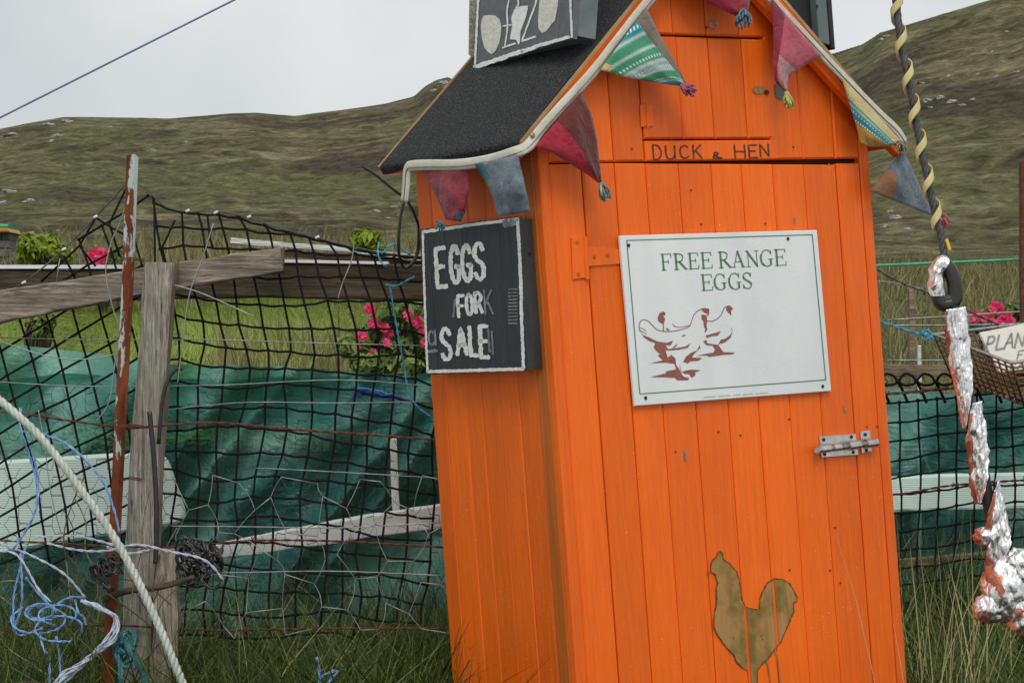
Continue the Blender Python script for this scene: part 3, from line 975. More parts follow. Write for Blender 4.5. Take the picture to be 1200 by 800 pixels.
# hook eye above the hatch, latch hole and worn patches
eye = MB()
ring = smooth_path([FR(836 + 4.2 * math.cos(t), 28.5 + 4.6 * math.sin(t), -.012) for t in [k * math.pi / 4 for k in range(8)]], 3, True)
eye.tube(ring, .0016, 5, 0, True)
eye.tube([FR(827.5, 33, .0), FR(832.5, 31, -.011)], .0016, 5)
eye.build('hook_eye', M['steel_dark'], shed, True, smooth=True)

# --- flat paint marks: outlines in photo pixels laid on a plane
def decal(name, mat, parent, polys=(), ribbons=(), mapf=None):
    mb = MB()
    for poly in polys:
        pts = [Vector((x, y, 0)) for x, y in poly]
        tris = tessellate_polygon([pts])
        mb.add([mapf(p.x, p.y) for p in pts], [tuple(t) for t in tris])
    for rb in ribbons:
        mb2 = ribbon2d(*rb)
        mb.add([mapf(x, y) for x, y in mb2[0]], mb2[1])
    return mb.build(name, mat, parent, True, fix=False)

def ribbon2d(pts, w, smooth=False, jit=0.0, sub=6):
    p = [Vector((a, b, 0)) for a, b in pts]
    if smooth: p = smooth_path(p, sub)
    elif jit > 0:
        L = sum((p[i + 1] - p[i]).length for i in range(len(p) - 1))
        q = []
        for i in range(len(p) - 1):
            n = max(int((p[i + 1] - p[i]).length / 2.0), 1)
            q += [p[i].lerp(p[i + 1], k / n) for k in range(n)]
        p = q + [p[-1]]
    vs = []; fs = []
    N = len(p)
    # square-ish ends
    t0 = (p[1] - p[0]).normalized(); t1 = (p[-1] - p[-2]).normalized()
    p = [p[0] - t0 * w * .35] + p + [p[-1] + t1 * w * .35]
    N = len(p)
    for i in range(N):
        t = (p[min(i + 1, N - 1)] - p[max(i - 1, 0)]).normalized()
        n = Vector((-t.y, t.x, 0))
        e = .72 if i in (0, N - 1) else 1.0
        a = w / 2 * e * (1 + jit * random.uniform(-1, 1)); b = w / 2 * e * (1 + jit * random.uniform(-1, 1))
        vs += [(p[i] + n * a)[:2], (p[i] - n * b)[:2]]
    for i in range(N - 1):
        fs.append((2 * i, 2 * i + 1, 2 * i + 3, 2 * i + 2))
    return vs, fs

GL = {   # stroke letters, unit box, y up; (smooth, points)
 'E': [(0, [(1, 1), (0, 1), (0, 0), (1, 0)]), (0, [(0, .52), (.8, .52)])],
 'F': [(0, [(1, 1), (0, 1), (0, 0)]), (0, [(0, .52), (.75, .52)])],
 'G': [(1, [(.98, .80), (.75, .98), (.35, .98), (.02, .72), (.02, .28), (.35, .02), (.72, .02), (.98, .2), (.98, .44)]), (0, [(.98, .44), (.58, .44)])],
 'S': [(1, [(.95, .82), (.7, .98), (.3, .98), (.04, .80), (.14, .60), (.5, .5), (.88, .38), (.97, .2), (.7, .02), (.3, .02), (.03, .17)])],
 'O': [(1, [(.5, 1), (.12, .85), (0, .5), (.12, .15), (.5, 0), (.88, .15), (1, .5), (.88, .85), (.5, 1), (.3, .95)])],
 'R': [(0, [(0, 0), (0, 1)]), (1, [(0, 1), (.6, .98), (.92, .76), (.6, .52), (0, .50)]), (0, [(.45, .5), (1, 0)])],
 'A': [(0, [(0, 0), (.5, 1), (1, 0)]), (0, [(.2, .36), (.8, .36)])],
 'L': [(0, [(0, 1), (0, 0), (1, 0)])],
 'P': [(0, [(0, 0), (0, 1)]), (1, [(0, 1), (.7, .98), (.95, .74), (.7, .5), (0, .48)])],
 'N': [(0, [(0, 0), (0, 1), (1, 0), (1, 1)])],
 'T': [(0, [(0, 1), (1, 1)]), (0, [(.5, 1), (.5, 0)])],
 'D': [(0, [(0, 0), (0, 1)]), (1, [(0, 1), (.55, .96), (.95, .66), (.95, .3), (.55, .03), (0, 0)])],
 'U': [(1, [(0, 1), (0, .35), (.18, .04), (.6, .0), (.9, .2), (1, .45)]), (0, [(1, 1), (1, 0)])],
 'C': [(1, [(.95, .85), (.6, 1), (.15, .85), (0, .5), (.15, .12), (.6, 0), (1, .15)])],
 'K': [(0, [(0, 0), (0, 1)]), (0, [(.95, 1), (.05, .42)]), (0, [(.3, .58), (1, 0)])],
 'H': [(0, [(0, 0), (0, 1)]), (0, [(1, 0), (1, 1)]), (0, [(0, .52), (1, .52)])],
 '&': [(1, [(1, .2), (.6, .0), (.1, .1), (.1, .45), (.5, .6), (.6, .9), (.3, 1.0), (.2, .7), (.6, .2), (1, 0)])],
 'I': [(0, [(.5, 0), (.5, 1)])],
}
def letters(spec, w, skew=(0, 0), jit=.12):
    """spec: (char, x0, y0, x1, y1) pixel boxes; skew: horizontal lean per px up, slope of the base line"""
    out = []
    for ch, x0, y0, x1, y1 in spec:
        for sm, pts in GL[ch]:
            q = []
            for u, v in pts:
                x = x0 + u * (x1 - x0) - skew[0] * (v - .5) * (y1 - y0)
                y = y1 - v * (y1 - y0) + skew[1] * (u - .5) * (x1 - x0)
                q.append((x, y))
            out.append((q, w, bool(sm), jit))
    return out

# DUCK & HEN in brown marker
duck = [(c, 700 + a / 4, y0 / 4, 700 + b / 4, y1 / 4) for c, a, b, y0, y1 in
        (('D', 262, 300, 680, 748), ('U', 322, 364, 683, 745), ('C', 388, 428, 683, 742), ('K', 450, 488, 680, 742), ('&', 542, 582, 716, 744), ('H', 645, 692, 680, 744), ('E', 712, 748, 680, 740), ('N', 764, 803, 676, 734))]
for lt in duck:
    decal('letter', M['ink'], name_board, (), letters([lt], 1.9, (.08, -.01), .25), lambda x, y: FR(x, y, -.0018))

# worn patches and hole beside the hatch
def blob(cx, cy, rx, ry, n=16, j=.18, seed=1):
    r = random.Random(seed)
    return [(cx + rx * math.cos(t) * (1 + j * r.uniform(-1, 1)), cy + ry * math.sin(t) * (1 + j * r.uniform(-1, 1))) for t in [2 * math.pi * k / n for k in range(n)]]
decal('worn_patch', M['bare'], hatch, [blob(889.5, 105.5, 7, 5, seed=3)], (), lambda x, y: FR(x, y, -.0026))
decal('latch_hole', M['dot'], hatch, [blob(898.5, 108.3, 2.8, 3.0, j=.03)], (), lambda x, y: FR(x, y, -.0030))
decal('worn_patch', M['frame_grey'], front_wall, [[(908.8, 99), (912, 97), (919, 104), (921, 113), (917, 117.5), (910.5, 115.5), (908.9, 108)]], (), lambda x, y: FR(x, y, -.0026))
nails = [(740.5, 174.5), (930, 172.5), (810, 223), (822, 263), (897, 262), (792, 529), (868, 510), (925.5, 667.5), (973, 668), (985, 682.5), (842, 506), (979, 618), (1028, 499.5), (1016, 500), (1028.5, 521.5), (925, 491)]
for x_, y_ in nails:
    decal('nail_head', M['dot'], door, [blob(x_, y_, 1.1, 1.2, 8, .1)], (), lambda x, y: FR(x, y, -.0024))
decal('paint_chip', M['white_thin'], door, [[(802, 527), (804, 526), (805, 539), (802.5, 540)], [(931, 254), (933, 254.5), (932.5, 262), (931, 261)], [(989, 475), (991, 477), (992, 483), (990, 483)]], (), lambda x, y: FR(x, y, -.0024))

# cockerel shape of bare wood, interrupted by the grooves
CK = [(65, 110), (75, 80), (100, 60), (105, 35), (122, 28), (135, 40), (138, 75), (175, 100), (215, 145), (235, 210), (245, 300), (265, 350), (300, 365), (350, 370), (355, 310), (365, 270), (400, 210),
      (440, 188), (490, 192), (530, 220), (555, 265), (572, 300), (568, 322), (548, 325), (552, 380), (530, 430), (500, 500), (475, 560), (440, 600), (400, 655), (365, 690), (340, 722), (334, 860), (302, 860),
      (297, 735), (250, 710), (215, 670), (205, 640), (150, 580), (95, 500), (80, 460), (85, 400), (100, 330), (98, 250), (106, 215), (92, 165), (72, 148), (48, 168), (46, 155), (66, 140)]
ck_px = [(820 + a / 5, 640 + b / 5) for a, b in CK]
ck_loc = [FR(x, y, -.0018) for x, y in ck_px]
def clip_strip(poly, x0, x1):
    def half(poly, sgn, xc):
        out = []
        for i in range(len(poly)):
            p, q = poly[i], poly[(i + 1) % len(poly)]
            ip, iq = sgn * (p[0] - xc) >= 0, sgn * (q[0] - xc) >= 0
            if ip: out.append(p)
            if ip != iq:
                t = (xc - p[0]) / (q[0] - p[0]); out.append((xc, p[1] + t * (q[1] - p[1])))
        return out
    poly = half(poly, 1, x0)
    return half(poly, -1, x1) if len(poly) > 2 else []
def strip_decal(name, mat, parent, loc, yy):
    mb = MB()
    for k in range(8):
        c = clip_strip([(p.x, p.z) for p in loc], GX[k] + .0036, GX[k + 1] - .0036)
        if len(c) < 3: continue
        pts = [Vector((a, b, 0)) for a, b in c]
        mb.add([Vector((a, yy, b)) for a, b in c], [tuple(t) for t in tessellate_polygon([pts])])
    return mb.build(name, mat, parent, True, fix=False)
cx0 = sum(p[0] for p in ck_px) / len(ck_px); cy0 = sum(p[1] for p in ck_px) / len(ck_px)
cockerel = strip_decal('cockerel_shape', M['bare'], door, ck_loc, -.0021)
tag(cockerel, 'cockerel silhouette of bare brown wood left in the orange paint')
edge_px = ck_px + [ck_px[0]]
decal('torn_edge', M['bare_edge'], door, (), [(edge_px[:33], 1.1, False, .8), (edge_px[35:], 1.1, False, .8)], lambda x, y: FR(x, y, -.0026))
decal('drip', M['bare'], door, (), [([(898, 772), (901, 785), (904, 810)], 1.6, True, .3), ([(908, 760), (912, 775), (916, 810)], 1.6, True, .3)], lambda x, y: FR(x, y, -.0023))

# rain beads on the walls
dr = MB()
def bead(c, n, r):
    u = n.orthogonal().normalized(); v = n.cross(u)
    vs = [c + (u * math.cos(k * math.pi / 3) + v * math.sin(k * math.pi / 3)) * r for k in range(6)]
    vs += [c + n * r * .45 + (u * math.cos(k * math.pi / 3) + v * math.sin(k * math.pi / 3)) * r * .7 for k in range(6)] + [c + n * r * .68]
    fs = [(k, (k + 1) % 6, 6 + (k + 1) % 6, 6 + k) for k in range(6)] + [(6 + k, 6 + (k + 1) % 6, 12) for k in range(6)]
    dr.add(vs, fs)
for k in range(1900):
    x = random.uniform(.006, SW - .004); z = Z0 + .6 + (ZD - Z0 - .6) * random.random() ** 1.25
    if min(abs(x - g) for g in GX + [XL0, XR1]) < .005: continue
    bead(Vector((x, -.0009, z)), Vector((0, -1, 0)), random.uniform(.0010, .0023))
for k in range(800):
    y = random.uniform(.02, SD - .004); z = Z0 + .6 + (ZD - Z0 - .75) * random.random() ** 1.2
    if min(abs(y - g) for g in GY) < .004: continue
    bead(Vector((-.0009, y, z)), Vector((-1, 0, 0)), random.uniform(.0010, .0026))
tag(dr.build('rain_drops', M['water'], shed, True, smooth=True, fix=False), kind='stuff')

# ------------------------------------------------------------------ FREE RANGE EGGS sign on the door
frs = thing('enamel_sign', SH, 'white sign with green FREE RANGE EGGS lettering and brown hens, screwed to shed door', 'sign')
quad = [(726.2, 276.1), (957.6, 269.4), (974.5, 458.0), (744.2, 475.6)]
mb = MB()
plate(mb, quad, -.0100, -.0045, .0012)
mb.build('board', M['sign_white'], frs, True)
SY = -.0106
mp = lambda x, y: FR(x, y, SY)
bq = [(734.5, 281.7), (952, 275), (967.7, 444.9), (749.9, 461.4)]
decal('border_line', M['sign_green'], frs, (), [([bq[i], bq[(i + 1) % 4]], 1.15, False, 0) for i in range(4)], mp)

SERIF = {  # (points, weight, smooth) weight 1 thick, .42 thin; unit box
 'F': [([(.18, 0), (.18, 1)], 1, 0), ([(.0, .99), (.95, .99)], .42, 0), ([(.95, .99), (.97, .78)], .42, 0), ([(.18, .52), (.68, .52)], .42, 0), ([(.68, .64), (.68, .40)], .4, 0), ([(0, .01), (.40, .01)], .42, 0)],
 'E': [([(.18, 0), (.18, 1)], 1, 0), ([(.0, .99), (.93, .99)], .42, 0), ([(.93, .99), (.95, .80)], .42, 0), ([(.18, .52), (.70, .52)], .42, 0), ([(.70, .64), (.70, .40)], .4, 0), ([(0, .01), (.95, .01)], .42, 0), ([(.95, .01), (.99, .24)], .42, 0)],
 'R': [([(.16, 0), (.16, 1)], 1, 0), ([(0, .99), (.16, .99), (.45, .98), (.66, .88), (.68, .72), (.58, .56), (.40, .50), (.16, .49)], .62, 1), ([(.40, .49), (.88, .02)], 1, 0), ([(0, .01), (.34, .01)], .42, 0), ([(.80, .01), (1, .01)], .42, 0)],
 'A': [([(.16, .01), (.50, 1)], .42, 0), ([(.50, 1), (.86, .01)], 1, 0), ([(.27, .34), (.72, .34)], .4, 0), ([(0, .01), (.30, .01)], .42, 0), ([(.70, .01), (1, .01)], .42, 0)],
 'N': [([(.16, .01), (.16, .96)], .42, 0), ([(.10, .99), (.86, .02)], 1, 0), ([(.86, .0), (.86, .99)], .42, 0), ([(0, .01), (.32, .01)], .42, 0), ([(0, .99), (.16, .99)], .42, 0), ([(.70, .99), (1, .99)], .42, 0)],
 'G': [([(.86, .80), (.70, .95), (.48, 1), (.22, .90), (.05, .62)], .55, 1), ([(.06, .70), (.03, .48), (.10, .22), (.24, .08)], 1, 1), ([(.20, .10), (.45, 0), (.66, .02), (.84, .12)], .55, 1), ([(.83, .10), (.83, .42)], 1, 0), ([(.64, .43), (1, .43)], .42, 0), ([(.86, .99), (.87, .72)], .4, 0)],
 'S': [([(.82, .80), (.66, .96), (.42, .99), (.16, .88), (.12, .70)], .6, 1), ([(.12, .72), (.28, .58), (.62, .44), (.84, .30)], 1, 1), ([(.84, .30), (.80, .10), (.52, .0), (.24, .05), (.08, .22)], .6, 1), ([(.84, .98), (.83, .74)], .4, 0), ([(.08, .02), (.08, .26)], .4, 0)],
}
rb = []
def serif(ch, x0, y0, x1, y1, slope=-.045, lean=.085):
    for pts, w, sm in SERIF[ch]:
        q = []
        for u, v in pts:
            q.append((x0 + u * (x1 - x0) - lean * (v - .5) * (y1 - y0), y1 - v * (y1 - y0) + slope * (u - .5) * (x1 - x0)))
        rb.append((q, 2.3 * w, bool(sm), 0))
for ch, a, b, y0, y1 in (('F', 175, 236, 188, 282), ('R', 250, 325, 186, 278), ('E', 334, 394, 182, 275), ('E', 408, 472, 179, 272), ('R', 512, 585, 175, 268), ('A', 586, 662, 172, 265), ('N', 672, 745, 169, 262), ('G', 756, 828, 165, 259), ('E', 840, 905, 161, 255),
                         ('E', 410, 475, 308, 401), ('G', 485, 555, 305, 397), ('G', 570, 641, 301, 394), ('S', 650, 710, 297, 390)):
    rb.clear(); serif(ch, 740 + a / 5, 260 + y0 / 5, 740 + b / 5, 260 + y1 / 5)
    decal('letter', M['sign_green'], frs, (), list(rb), mp)

hz = lambda L: [(740 + a / 7.27, 340 + b / 7.27) for a, b in L]
hens = [
 [(595, 155), (625, 150), (662, 158), (664, 185), (655, 218), (640, 212), (655, 200), (630, 195), (605, 175)],
 [(597, 205), (640, 215), (645, 250), (640, 310), (648, 330), (630, 360), (622, 350), (632, 330), (618, 310), (612, 260), (597, 245)],
 [(75, 350), (100, 382), (150, 400), (220, 435), (300, 448), (355, 428), (335, 468), (290, 468), (210, 452), (150, 430), (105, 398)],
 [(205, 452), (290, 468), (312, 500), (380, 492), (460, 478), (505, 452), (480, 490), (400, 506), (320, 512), (290, 510), (302, 552), (310, 575), (340, 550), (375, 580), (382, 640), (402, 662), (440, 735), (490, 745), (485, 765), (390, 766), (372, 745), (290, 740), (160, 740), (300, 705), (290, 690), (372, 675), (380, 662), (365, 625), (290, 615), (160, 622), (270, 595), (240, 570), (225, 550), (248, 545), (215, 520), (190, 485)],
 [(440, 612), (465, 565), (510, 530), (560, 512), (580, 465), (588, 490), (535, 540), (515, 572), (605, 576), (570, 600), (500, 605), (480, 622), (450, 612)],
 [(440, 688), (510, 675), (592, 680), (540, 700), (547, 720), (515, 745), (490, 712), (450, 705)],
 [(805, 160), (815, 138), (850, 140), (866, 160), (850, 170), (850, 218), (838, 200), (820, 185)],
 [(632, 385), (680, 372), (762, 348), (738, 385), (690, 390), (640, 405)],
 [(740, 462), (762, 420), (800, 412), (835, 385), (858, 362), (846, 402), (800, 442)],
 [(612, 435), (640, 422), (645, 450), (690, 458), (740, 465), (782, 525), (878, 530), (870, 543), (780, 550), (660, 567), (650, 555), (550, 557), (640, 540), (700, 530), (712, 502), (690, 470), (640, 468)],
 [(225, 228), (240, 195), (268, 180), (290, 193), (286, 216), (265, 212), (287, 240), (276, 287), (256, 282), (228, 260)],
 [(298, 318), (330, 340), (300, 342)], [(425, 388), (450, 377), (467, 383), (445, 392)], [(345, 495), (392, 452), (385, 472), (360, 492)]]
hr = [([(75, 352), (66, 310), (75, 270), (95, 252), (140, 260), (175, 295), (215, 332), (270, 348), (340, 350), (420, 335), (490, 310), (512, 265), (530, 215), (560, 180), (600, 158)], 6.5),
      ([(76, 318), (100, 330), (125, 346)], 5), ([(78, 345), (105, 358), (128, 375)], 5),
      ([(645, 262), (690, 262), (735, 240), (770, 200), (788, 155), (830, 132), (852, 148)], 6.5), ([(855, 362), (858, 335), (848, 320)], 3), ([(272, 285), (272, 345)], 7),
      ([(350, 288), (380, 312), (440, 312), (492, 298)], 5), ([(412, 640), (425, 690), (470, 715)], 4), ([(395, 660), (425, 715), (455, 742)], 3)]
decal('hen_print', M['sign_brown'], frs, [hz(p) for p in hens], [(hz(p), w / 7.27, len(p) > 2, .15) for p, w in hr], lambda x, y: FR(x, y, SY - .0001))
decal('small_print', M['sign_faint'], frs, (), [([(825 + k * 2.9, 465.3 - k * .21), (826.9 + k * 2.9, 465.1 - k * .21)], 1.3, False, .5) for k in range(26) if k not in (5, 11, 15, 20)], mp)
sc = MB()
for p in ((736.5, 287.5), (923.3, 279.8), (756.5, 466), (964, 452.5)):
    c = FR(p[0], p[1], SY)
    sc.tube([c, c + Vector((0, -.0012, 0))], .0034, 10)
sc.build('screw', M['dot'], frs, True)

# ------------------------------------------------------------------ EGGS FOR SALE board on the left wall
egs = thing('painted_board_sign', SH, 'slate board hand-painted EGGS FOR SALE with white border on shed side wall', 'sign')
XF = -.034
c_tl, c_tr, c_br, c_bl = SS(494, 268.5, XF), SS(609.5, 253.8, XF), SS(617, 434.3, XF), SS(500, 438.2, XF)
Yn, Yf = (c_tr.y + c_br.y) / 2, (c_tl.y + c_bl.y) / 2
Zt, Zb = (c_tl.z + c_tr.z) / 2, (c_bl.z + c_br.z) / 2
def shed_box(mb, x0, x1, y0, y1, z0, z1, mi=0, ch=.0015):
    return mb.prism([(y0, z0), (y1, z0), (y1, z1), (y0, z1)], fYZ, x0, x1, ch, mi)
fr = MB()
shed_box(fr, XF + .0115, -.002, Yn, Yn + .018, Zb + .002, Zt - .006)
shed_box(fr, XF + .0115, -.002, Yf - .018, Yf, Zb + .002, Zt - .006)
shed_box(fr, XF + .0116, -.0021, Yn + .019, Yf - .019, Zb + .003, Zb + .02)
shed_box(fr, XF + .0116, -.0021, Yn + .019, Yf - .019, Zt - .026, Zt - .008)
fr.build('frame', M['frame_dark'], egs, True)
yb = [Yf] + [SS(px, 350, XF).y for px in (506.5, 526, 547.5, 568.5, 590.5)] + [Yn]
for k in range(6):
    m_ = MB()
    shed_box(m_, XF + random.uniform(-.0004, .0004), XF + .0115, yb[k + 1] + .0004, yb[k] - .0004, Zb + random.uniform(0, .001), Zt + random.uniform(-.001, .002), 0, .0012)
    m_.build('plank', M['board_slate'], egs, True)
hole = MB(); c = FR(621, 297.5, Yn - .0006)
hole.tube([c, c + Vector((0, -.0006, 0))], .0035, 10); hole.build('screw_hole', M['dot'], egs, True)
me_ = lambda x, y: SS(x, y, XF - .0011)
brd = [([(495.7, 271.8), (520, 268.2), (545, 264.5), (572, 261), (607, 256.8)], 3.8, False, .2), ([(606.2, 257), (608.5, 290), (610.2, 330), (611.5, 380), (613.5, 431)], 3.8, False, .2),
       ([(613, 432), (580, 433), (540, 434.3), (501.5, 435.3)], 3.8, False, .2), ([(501, 435), (499, 390), (497, 330), (495.3, 272)], 2.6, False, .3)]
decal('border_paint', M['white_paint'], egs, (), brd, me_)
L1 = [('E', 511.5, 291, 522, 336), ('G', 528.5, 289, 537.6, 331), ('G', 542, 288, 551.6, 329), ('S', 556.3, 285.5, 566.8, 327)]
L2 = [('F', 536.8, 346.5, 543.6, 371), ('O', 546.6, 345, 553.2, 368.5), ('R', 557, 343, 564.5, 366)]
L3 = [('S', 517.6, 385.5, 528, 421), ('A', 535.4, 385, 546.2, 415), ('L', 551, 383, 558.8, 416.5), ('E', 563, 382.5, 571.5, 418.5)]
for LL, w_, sl in ((L1, 5.2, -.09), (L2, 4.0, -.05), (L3, 5.0, -.04)):
    for lt in LL:
        decal('letter', M['white_paint'], egs, (), letters([lt], w_, (.06, sl), .28), lambda x, y: SS(x, y, XF - .0013))
G1 = [('K', 568, 340, 577, 368), ('C', 502.5, 388, 508, 404), ('I', 507, 387, 513, 404), ('I', 575, 388, 579, 415)]
for gl in [letters([g], 2.3, (.06, -.06), .3) for g in G1] + [[q] for q in [([(503, 412), (512, 411)], 4, False, .4), ([(531, 371), (533, 352)], 2.5, False, .4), ([(572, 386), (574, 412)], 2.5, False, .4), ([(592, 262), (601, 261)], 9, False, .2)] + [([(596, 339 + 4 * k), (606, 338.6 + 4 * k)], 1.5, False, .3) for k in range(11)]]:
    decal('faded_letter', M['white_thin'], egs, (), gl, me_)

# ------------------------------------------------------------------ price board standing on the left roof slope
prm_h = Vector((-math.sin(.50), math.cos(.50), 0)).normalized()      # along the board, towards its far end
Y_BR = 4.02
BR = P(670, 43.5, Y_BR)
# far bottom corner lies on the ray of (555, 81), same level direction
def solve_far():
    best = None
    for k in range(4000):
        Yb = 4.05 + k * .0003
        v = P(555, 81, Yb) - BR
        hd = Vector((v.x, v.y, 0))
        e = abs(math.atan2(-v.x, v.y) - .50)
        if best is None or e < best[0]: best = (e, Yb, v)
    return best
_, YBL, vfar = solve_far()
prW = vfar.length
ph = vfar.normalized()
up_t = P(561.0, 0, YBL + .012) - P(555, 81, YBL)
pv = (up_t - ph * up_t.dot(ph)).normalized()
pn = ph.cross(pv).normalized()
if pn.dot(EYE - BR) < 0: pn = -pn
PM = Matrix((( *ph, 0), ( *pv, 0), ( *pn, 0), (0, 0, 0, 1))).transposed()
PM = Matrix.Translation(BR) @ PM           # local x = along board to far end, y = up, z = out of the face
prs = thing('price_board_sign', PM, 'grey plank board with two cream eggs and a painted price standing on the felt roof', 'sign')
PMI = PM.inverted()
def PR(px, py, d=0.0):
    o = PMI @ EYE; r = PMI.to_3x3() @ ray(px, py)
    return o + r * ((d - o.z) / r.z)
fPR = lambda a, b, d: Vector((a, b, d))
xs_ = [0.0] + [PR(px, 60).x for px in (652.5, 629, 607.5, 588, 568)] + [prW]
PH = .42
for k in range(6):
    m_ = MB().prism([(xs_[k] + .0005, random.uniform(-.003, .001)), (xs_[k + 1] - .0005, random.uniform(-.003, .001)), (xs_[k + 1] - .0005, PH), (xs_[k] + .0005, PH)], fPR, random.uniform(-.0005, .0005), -.012, .0012)
    m_.build('plank', M['board_grey'], prs, True)
m_ = MB()
m_.prism([(0, .004), (.018, .004), (.018, PH), (0, PH)], fPR, -.0125, -.050, .0015)
m_.prism([(prW - .018, .004), (prW, .004), (prW, PH), (prW - .018, PH)], fPR, -.0125, -.050, .0015)
m_.prism([(.019, .005), (prW - .019, .005), (prW - .019, .025), (.019, .025)], fPR, -.0125, -.050, .0015)
m_.build('frame', M['frame_grey'], prs, True)
ez = lambda L: [(545 + a / 8, b / 8) for a, b in L]
egg1 = ez([(175, 150), (225, 143), (285, 148), (325, 185), (340, 250), (335, 320), (322, 400), (288, 475), (250, 512), (215, 490), (180, 450), (158, 360), (147, 250), (155, 190)])
egg2 = ez([(700, -20), (690, 100), (684, 200), (688, 270), (720, 312), (762, 295), (800, 240), (842, 195), (868, 60), (880, -60), (850, -150), (790, -180), (730, -120)])
for eg in (egg1, egg2):
    decal('egg_painting', M['cream_egg'], prs, [eg], (), lambda x, y: PR(x, y, .0012))
blobp = ez([(462, 90), (520, 60), (592, 55), (575, 150), (545, 230), (520, 300), (515, 400), (500, 425), (480, 375), (420, 372), (440, 250), (433, 165)])
wp = M['white_paint']
pr_r = [(ez([(520, -120), (470, -140), (430, -90), (408, 20), (393, 100), (398, 200), (398, 260), (385, 360), (372, 430)]), 1.8, True, .2), (ez([(362, 246), (430, 236)]), 1.8, False, .2), (ez([(352, 450), (410, 428), (470, 410)]), 2.0, True, .2),
        (ez([(560, -60), (590, -120), (640, -110), (668, -30), (660, 40), (620, 150), (575, 270), (532, 388)]), 2.0, True, .2), (ez([(532, 388), (600, 366), (660, 345)]), 2.2, True, .2),
        (ez([(490, -60), (500, 40), (480, 75)]), 2.0, True, .2)]
bor = [(ez([(92, 628), (250, 580), (400, 525), (530, 485)]), 5.0, False, .25), (ez([(530, 485), (660, 443)]), 4.4, False, .25), (ez([(672, 432), (800, 398), (970, 350)]), 3.8, False, .25), (ez([(92, 632), (103, 400), (112, 200), (125, -20)]), 2.4, False, .25), (ez([(1000, 350), (992, 150), (985, -20)]), 2.6, False, .25)]
decal('paint_blot', wp, prs, [blobp], (), lambda x, y: PR(x, y, .0013))
decal('pound_sign', wp, prs, (), pr_r[:3], lambda x, y: PR(x, y, .0014))
decal('numeral', wp, prs, (), pr_r[3:5], lambda x, y: PR(x, y, .0014))
decal('paint_stroke', wp, prs, (), pr_r[5:], lambda x, y: PR(x, y, .0014))
decal('border_paint', wp, prs, (), bor, lambda x, y: PR(x, y, .0012))
# weathered prop board behind its far end
m_ = MB()
q0, q1, q2, q3 = P(549, 64, YBL + .05), P(557, 72, YBL + .05), P(561, -70, YBL + .05), P(551, -70, YBL + .05)
m_.add([q0, q1, q2, q3] + [q + Vector((.01, .03, 0)) for q in (q0, q1, q2, q3)], [(0, 1, 2, 3), (4, 5, 6, 7), (0, 1, 5, 4), (1, 2, 6, 5), (2, 3, 7, 6), (3, 0, 4, 7)])
m_.build('prop_board', M['wood_post'], prs)

# dark board on the right roof slope, seen from its end
bx = FR(971, 40, .03).x
rz = FR(971, 50, .03).z
dks = thing('roof_board_sign', SH, 'black framed board standing on the right roof slope behind pink pennant', 'sign')
m_ = MB()
m_.prism([(bx - .030, rz), (bx, rz - .006), (bx, rz + .4), (bx - .030, rz + .4)], fXZ, .028, .046, .0015)
m_.build('frame', M['frame_grey'], dks, True)
m_ = MB(); m_.prism([(bx - .030, rz), (bx, rz - .006), (bx, rz + .4), (bx - .030, rz + .4)], fXZ, .32, .338, .0015)
m_.build('frame', M['frame_grey'], dks, True)
m_ = MB(); m_.prism([(bx + .001, rz - .012), (bx + .013, rz - .014), (bx + .013, rz + .4), (bx + .001, rz + .4)], fXZ, .026, .34, .0015)
m_.build('board', M['board_black'], dks, True)
m_ = MB(); m_.prism([(bx - .105, rz + .085), (bx - .031, rz + .005), (bx - .031, rz + .4), (bx - .105, rz + .4)], fXZ, .047, .06, .001)
m_.build('back_board', M['board_black'], dks, True)
m_ = MB(); c = FR(957.5, 7.5, .0275); m_.tube([c, c + Vector((0, -.001, 0))], .003, 8); m_.build('screw_hole', M['dot'], dks, True)

# white strip on the far wall, edge on
m_ = MB()
w0 = [SHI @ P(1028, 322, 4.56), SHI @ P(1034, 388, 4.56)]
m_.prism([(.25, w0[1].z), (.30, w0[1].z), (.30, w0[0].z), (.25, w0[0].z)], fYZ, SW + .022, SW + .0008, .002)
o = m_.build('wall_notice', M['white_strip'], shed, True)
o.parent = None; o.matrix_world = SH; MW[o.name] = SH.copy()
tag(o, 'thin white plastic notice fixed flat on the shed wall facing the stay cable', 'notice')

# ------------------------------------------------------------------ bunting
bunt = thing('bunting', SH, 'patchwork cloth bunting on cream tape pinned round the roof edge', 'bunting')
YB = -OYF - .010
XB = -OX - .012
def fpath(L, y=YB): return [FR(a, b, y) for a, b in L]
left_p = [SS(a, b, XB) for a, b in ((474, 236), (476, 215), (477.5, 198), (484, 194.5), (505, 193.5), (530, 193.5), (556, 191), (580, 186), (600, 179.5))]
front_p = fpath([(619, 171), (640, 145), (692, 88), (722, 50), (755, 8), (800, -45), (831, -80), (868, -42), (907, 3), (946, 45), (988, 90), (1028, 131), (1051, 153), (1060, 167)])
pts = smooth_path(left_p + front_p, 5)
nrm = []
for p in pts:
    k = min(max((p.x + OX + .02) / .06, 0), 1)
    nrm.append(Vector((-1, 0, 0)).lerp(Vector((0, -1, 0)), k).normalized())
mb = MB().tube(pts, .0105, 8, flat=.30, fdir=nrm)
mb.build('tape', M['tape'], bunt, True, smooth=True)
mb = MB().tube([p + n * .0032 + Vector((0, 0, -.0035)) for p, n in zip(pts, nrm)], .0012, 4)
mb.build('tape_seam', M['brown_cloth'], bunt, True)
m_ = MB(); c = FR(624, 158.5, YB - .004); m_.ball(c, .0052, 10, 6, 0, (1, .6, 1)); m_.build('stud', M['brass'], bunt, True, smooth=True)

